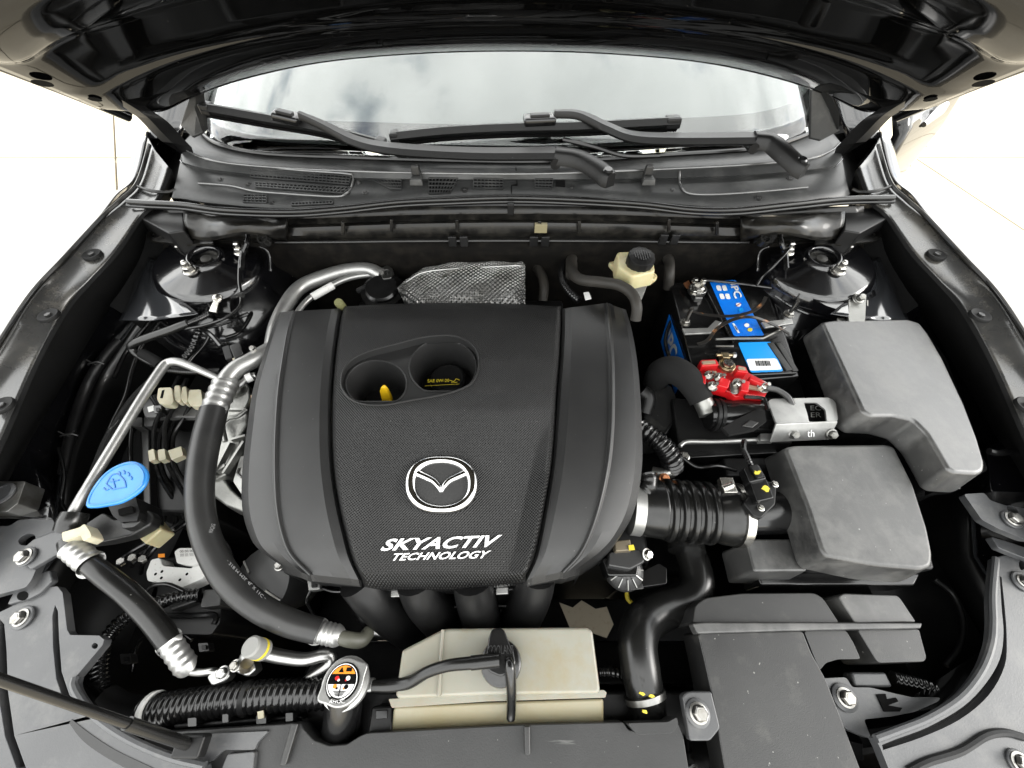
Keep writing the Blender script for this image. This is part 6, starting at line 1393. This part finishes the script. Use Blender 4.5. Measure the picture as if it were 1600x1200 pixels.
for sx in (-1, 1):  # unseen wheels, added to keep light out from under the bay
    m = MB().lathe([(.20,-.09),(.22,-.105),(.30,-.105),(.325,-.08),(.33,0),(.325,.08),(.30,.105),(.22,.105),(.20,.09)], (sx*.79,.36,.332), (1,0,0), 40); wh = build('wheel', m, M['tyre'], carb)
    m = MB().lathe([(0,.04),(.06,.05),(.19,.06),(.205,.09),(.205,-.09),(.19,-.08),(0,-.02)], (sx*.79,.36,.332), (sx,0,0), 32); build('rim', m, M['alu_satin'], wh)

# ------------------------------------------------------------------ small things among the big ones
def wire(name, lab, cat, pts, px, mt='plastic_gloss', corr=None, part='wire', group=None):
    t = thing(name, lab, cat, P(*pts[len(pts)//2]) + Vector((0,0,-.02)), group)
    build(part, tubepx(pts, px, seg=10, corr=corr), M[mt], t); return t
def small_plug(lab, u, v, z, mt, w_=10, h_=8, wires=()):
    t = thing('connector', lab, 'connector', P(u, v, z-.03))
    build('housing', MB().plate(PP(rnd([(u-w_,v-h_),(u+w_-2,v-h_-1),(u+w_,v+h_-2),(u-w_+2,v+h_)], 2), z), dz=.014), M[mt], t, bevel=.0015)
    build('latch', MB().plate(PP(rnd([(u-w_*.4,v-h_*.5),(u+w_*.4,v-h_*.6),(u+w_*.45,v+h_*.4),(u-w_*.35,v+h_*.5)], 1.5), z+.004), dz=.005), M['plastic'], t, bevel=.001)
    for pts in wires: build('lead', tubepx(pts, 2.4, seg=8), M['plastic_gloss'], t)
small_plug('silver-grey plug below the left front corner of the engine cover', 490, 914, .775, 'alu_satin', 10, 9, [[(500,918,.765),(520,924,.762),(540,924,.76)],[(486,922,.765),(480,940,.76),(490,962,.75)]])
small_plug('small black plug on the wing behind the blue cap', 246, 640, .828, 'plastic_gloss', 7, 6, [[(244,634,.815),(232,610,.82),(240,590,.825)]])
small_plug('black square plug beside the ribbed loom, lower left', 196, 1030, .70, 'plastic_mid', 9, 8, [[(200,1024,.69),(220,1000,.70),(250,990,.70)]])
small_plug('grey plug beside the ribbed vent hose, right of the cover', 1012, 745, .86, 'plastic_mid', 7, 6)
wire('alternator_pipe', 'pale aluminium pipe glimpsed under the intake runners', 'pipe', [(585,990,.62),(620,992,.63),(655,994,.63),(690,988,.62),(706,978,.61)], 8, 'alu', part='tube')
wire('coolant_drain_tube', 'short ribbed tube between the coolant tank and radiator hose', 'tube', [(936,1050,.745),(955,1050,.745),(985,1056,.74)], 8, 'plastic_gloss', (.006,.15), part='tube')
wire('battery_feed_cable', 'black power cable leading from the red fuse holder to the right', 'cable', [(1196,606,.888),(1215,610,.885),(1232,622,.88),(1240,640,.87)], 5, 'rubber', part='cable')
wire('starter_cable', 'black sleeved cable dropping left of the battery', 'cable', [(1058,600,.84),(1046,560,.84),(1040,530,.835),(1050,500,.83),(1066,478,.845)], 3.2, 'plastic_gloss', (.005,.15), part='cable')
wire('bulkhead_wire', 'thin black wire from the right tower down to the battery lug', 'wire', [(1234,388,.95),(1222,402,.94),(1205,420,.92),(1190,434,.90),(1182,446,.89)], 2.2)
wire('headlamp_wire', 'thin dark wire crossing the gap beside the right corner panel', 'wire', [(1460,905,.72),(1490,930,.72),(1505,970,.72),(1500,1010,.72),(1478,1040,.72)], 4, 'plastic', part='sleeve')
wire('washer_tube', 'thin black washer tube beside the left frame rail', 'tube', [(92,700,.80),(100,740,.80),(96,780,.80),(104,800,.81)], 2.4, 'plastic_gloss', part='tube')
wire('front_loom', 'thin wires strung below the crimped hose at lower left', 'wiring loom', [(300,1000,.70),(270,980,.70),(240,985,.70),(214,1010,.69),(206,1050,.68)], 3, 'plastic_gloss')
wire('clutch_pipe', 'thin black pipe looping over the gearbox behind the ribbed hose', 'pipe', [(1068,716,.82),(1090,730,.82),(1120,728,.82),(1150,735,.81)], 3, 'plastic_gloss', part='pipe')
wire('abs_wire', 'thin wire curling in front of the white-pinned brake unit', 'wire', [(228,925,.745),(240,915,.75),(262,913,.75),(285,922,.745),(300,930,.74)], 3, 'plastic_gloss')
wire('sensor_lead', 'thin wire running under the thick curved hose', 'wire', [(345,838,.74),(360,862,.74),(372,900,.74),(400,930,.73),(420,960,.72)], 3, 'plastic_gloss')
t = thing('alternator', 'dark finned alternator half hidden below the thick curved hose', 'alternator', P(420,900,.5))
m = MB().lathe([(0,.03),(.03,.03),(.05,.022),(.055,.01),(.055,-.06)], P(425,905,.66), (-.2,-.3,1), 28); build('housing', m, mat('alt_cast', (.05,.05,.05), .45, metal=.6), t)
for k in range(10):
    a_ = k*math.pi/5; d_ = Vector((math.cos(a_), math.sin(a_), 0)); c_ = P(425,905,.66)
    m = MB().beam(c_ + d_*.022 + Vector((-.006,-.009,.03)), c_ + d_*.05 + Vector((-.004,-.006,.022)), .003, .004); build('fin', m, M['dark_steel'], t)
bolt(t, 437, 884, .70, .006, (0,0,1), 'steel')
t = thing('fan_shroud_clips', 'row of black radiator shroud brackets behind the front cover', 'bracket', P(420,1120,.70)); t.name = 'shroud_bracket'
for u, v, w_ in ((300,1128,7),(352,1122,5),(408,1124,8),(452,1120,6),(596,1116,9)):
    m = MB().plate(PP(rnd([(u-w_,v-6),(u+w_,v-7),(u+w_,v+7),(u-w_,v+8)], 2), .782), dz=.03); build('post', m, M['plastic_gloss'], t, bevel=.0015)
m = MB().plate(PP([(270,1130),(470,1116),(472,1124),(272,1140)], .768), dz=.02); build('rail', m, M['plastic'], t, bevel=.002)
t = thing('cable_ties', 'black cable tie with cut tail on the left wing harness', 'cable tie', P(200,640,.80)); t.name = 'cable_tie'
m = MB().tube([P(168,676,.822), P(175,668,.828), P(182,664,.822)], .0014, 6).tube([P(176,668,.827), P(186,656,.835)], .0009, 6); build('strap', m, M['plastic_mid'], t)
# right-hand side of the bay: dark bracket and tower loom
wire('tower_loom', 'taped black loom hugging the foot of the right strut tower', 'wiring loom', [(1195,430,.86),(1230,440,.87),(1262,446,.875),(1300,446,.875)], 5, 'felt', part='loom')
wire('fuse_box_loom', 'fat black loom entering the fuse box from the rear', 'wiring loom', [(1255,500,.84),(1262,490,.86),(1290,486,.865),(1312,496,.85)], 7, 'rubber', part='loom')

for pts, px, lab in (([(300,440,.86),(262,470,.85),(226,512,.835),(196,552,.82),(178,590,.81)], 3, 'thin black pipe slanting down the left wing below the strut tower'),
                     ([(250,500,.845),(222,540,.835),(206,580,.82),(196,620,.81),(176,660,.80),(160,700,.795)], 3.4, 'slim glossy pipe running beside the bare aluminium pipe'),
                     ([(226,600,.80),(212,640,.79),(204,690,.775),(206,740,.765),(212,780,.755)], 3, 'thin black line dropping behind the blue washer cap'),
                     ([(330,520,.86),(318,540,.85),(300,560,.845),(286,580,.84)], 3, 'thin black branch wire above the cream line clips'),
                     ([(400,470,.85),(388,500,.85),(372,520,.852),(352,528,.855)], 3, 'thin black wire behind the left rear corner of the cover'),
                     ([(260,800,.74),(250,830,.74),(232,856,.735),(210,880,.72)], 2.6, 'thin black line bending toward the white-pinned unit')):
    wire('pipe_line', lab, 'pipe', pts, px, 'plastic_gloss', part='tube')
small_plug('black wiring plug clipped to the left wing above the aluminium pipe', 232, 560, .85, 'plastic_mid', 8, 6)
small_plug('pale plug tucked beside the left engine mount casting', 396, 622, .83, 'ivory', 5, 5)
small_plug('small black plug lying beside the strut earth lug', 366, 505, .88, 'plastic_gloss', 7, 6)
small_plug('dark plug under the crimped end of the lower left hose', 318, 1012, .72, 'plastic_mid', 9, 7)
t = thing('warning_sticker', 'small white sticker on the relay shelf under the cream clips', 'sticker', P(238,634,.812))
build('paper', MB().plate(PP([(230,636),(244,632),(246,640),(232,644)], .8115), dz=.0006), M['white'], t)
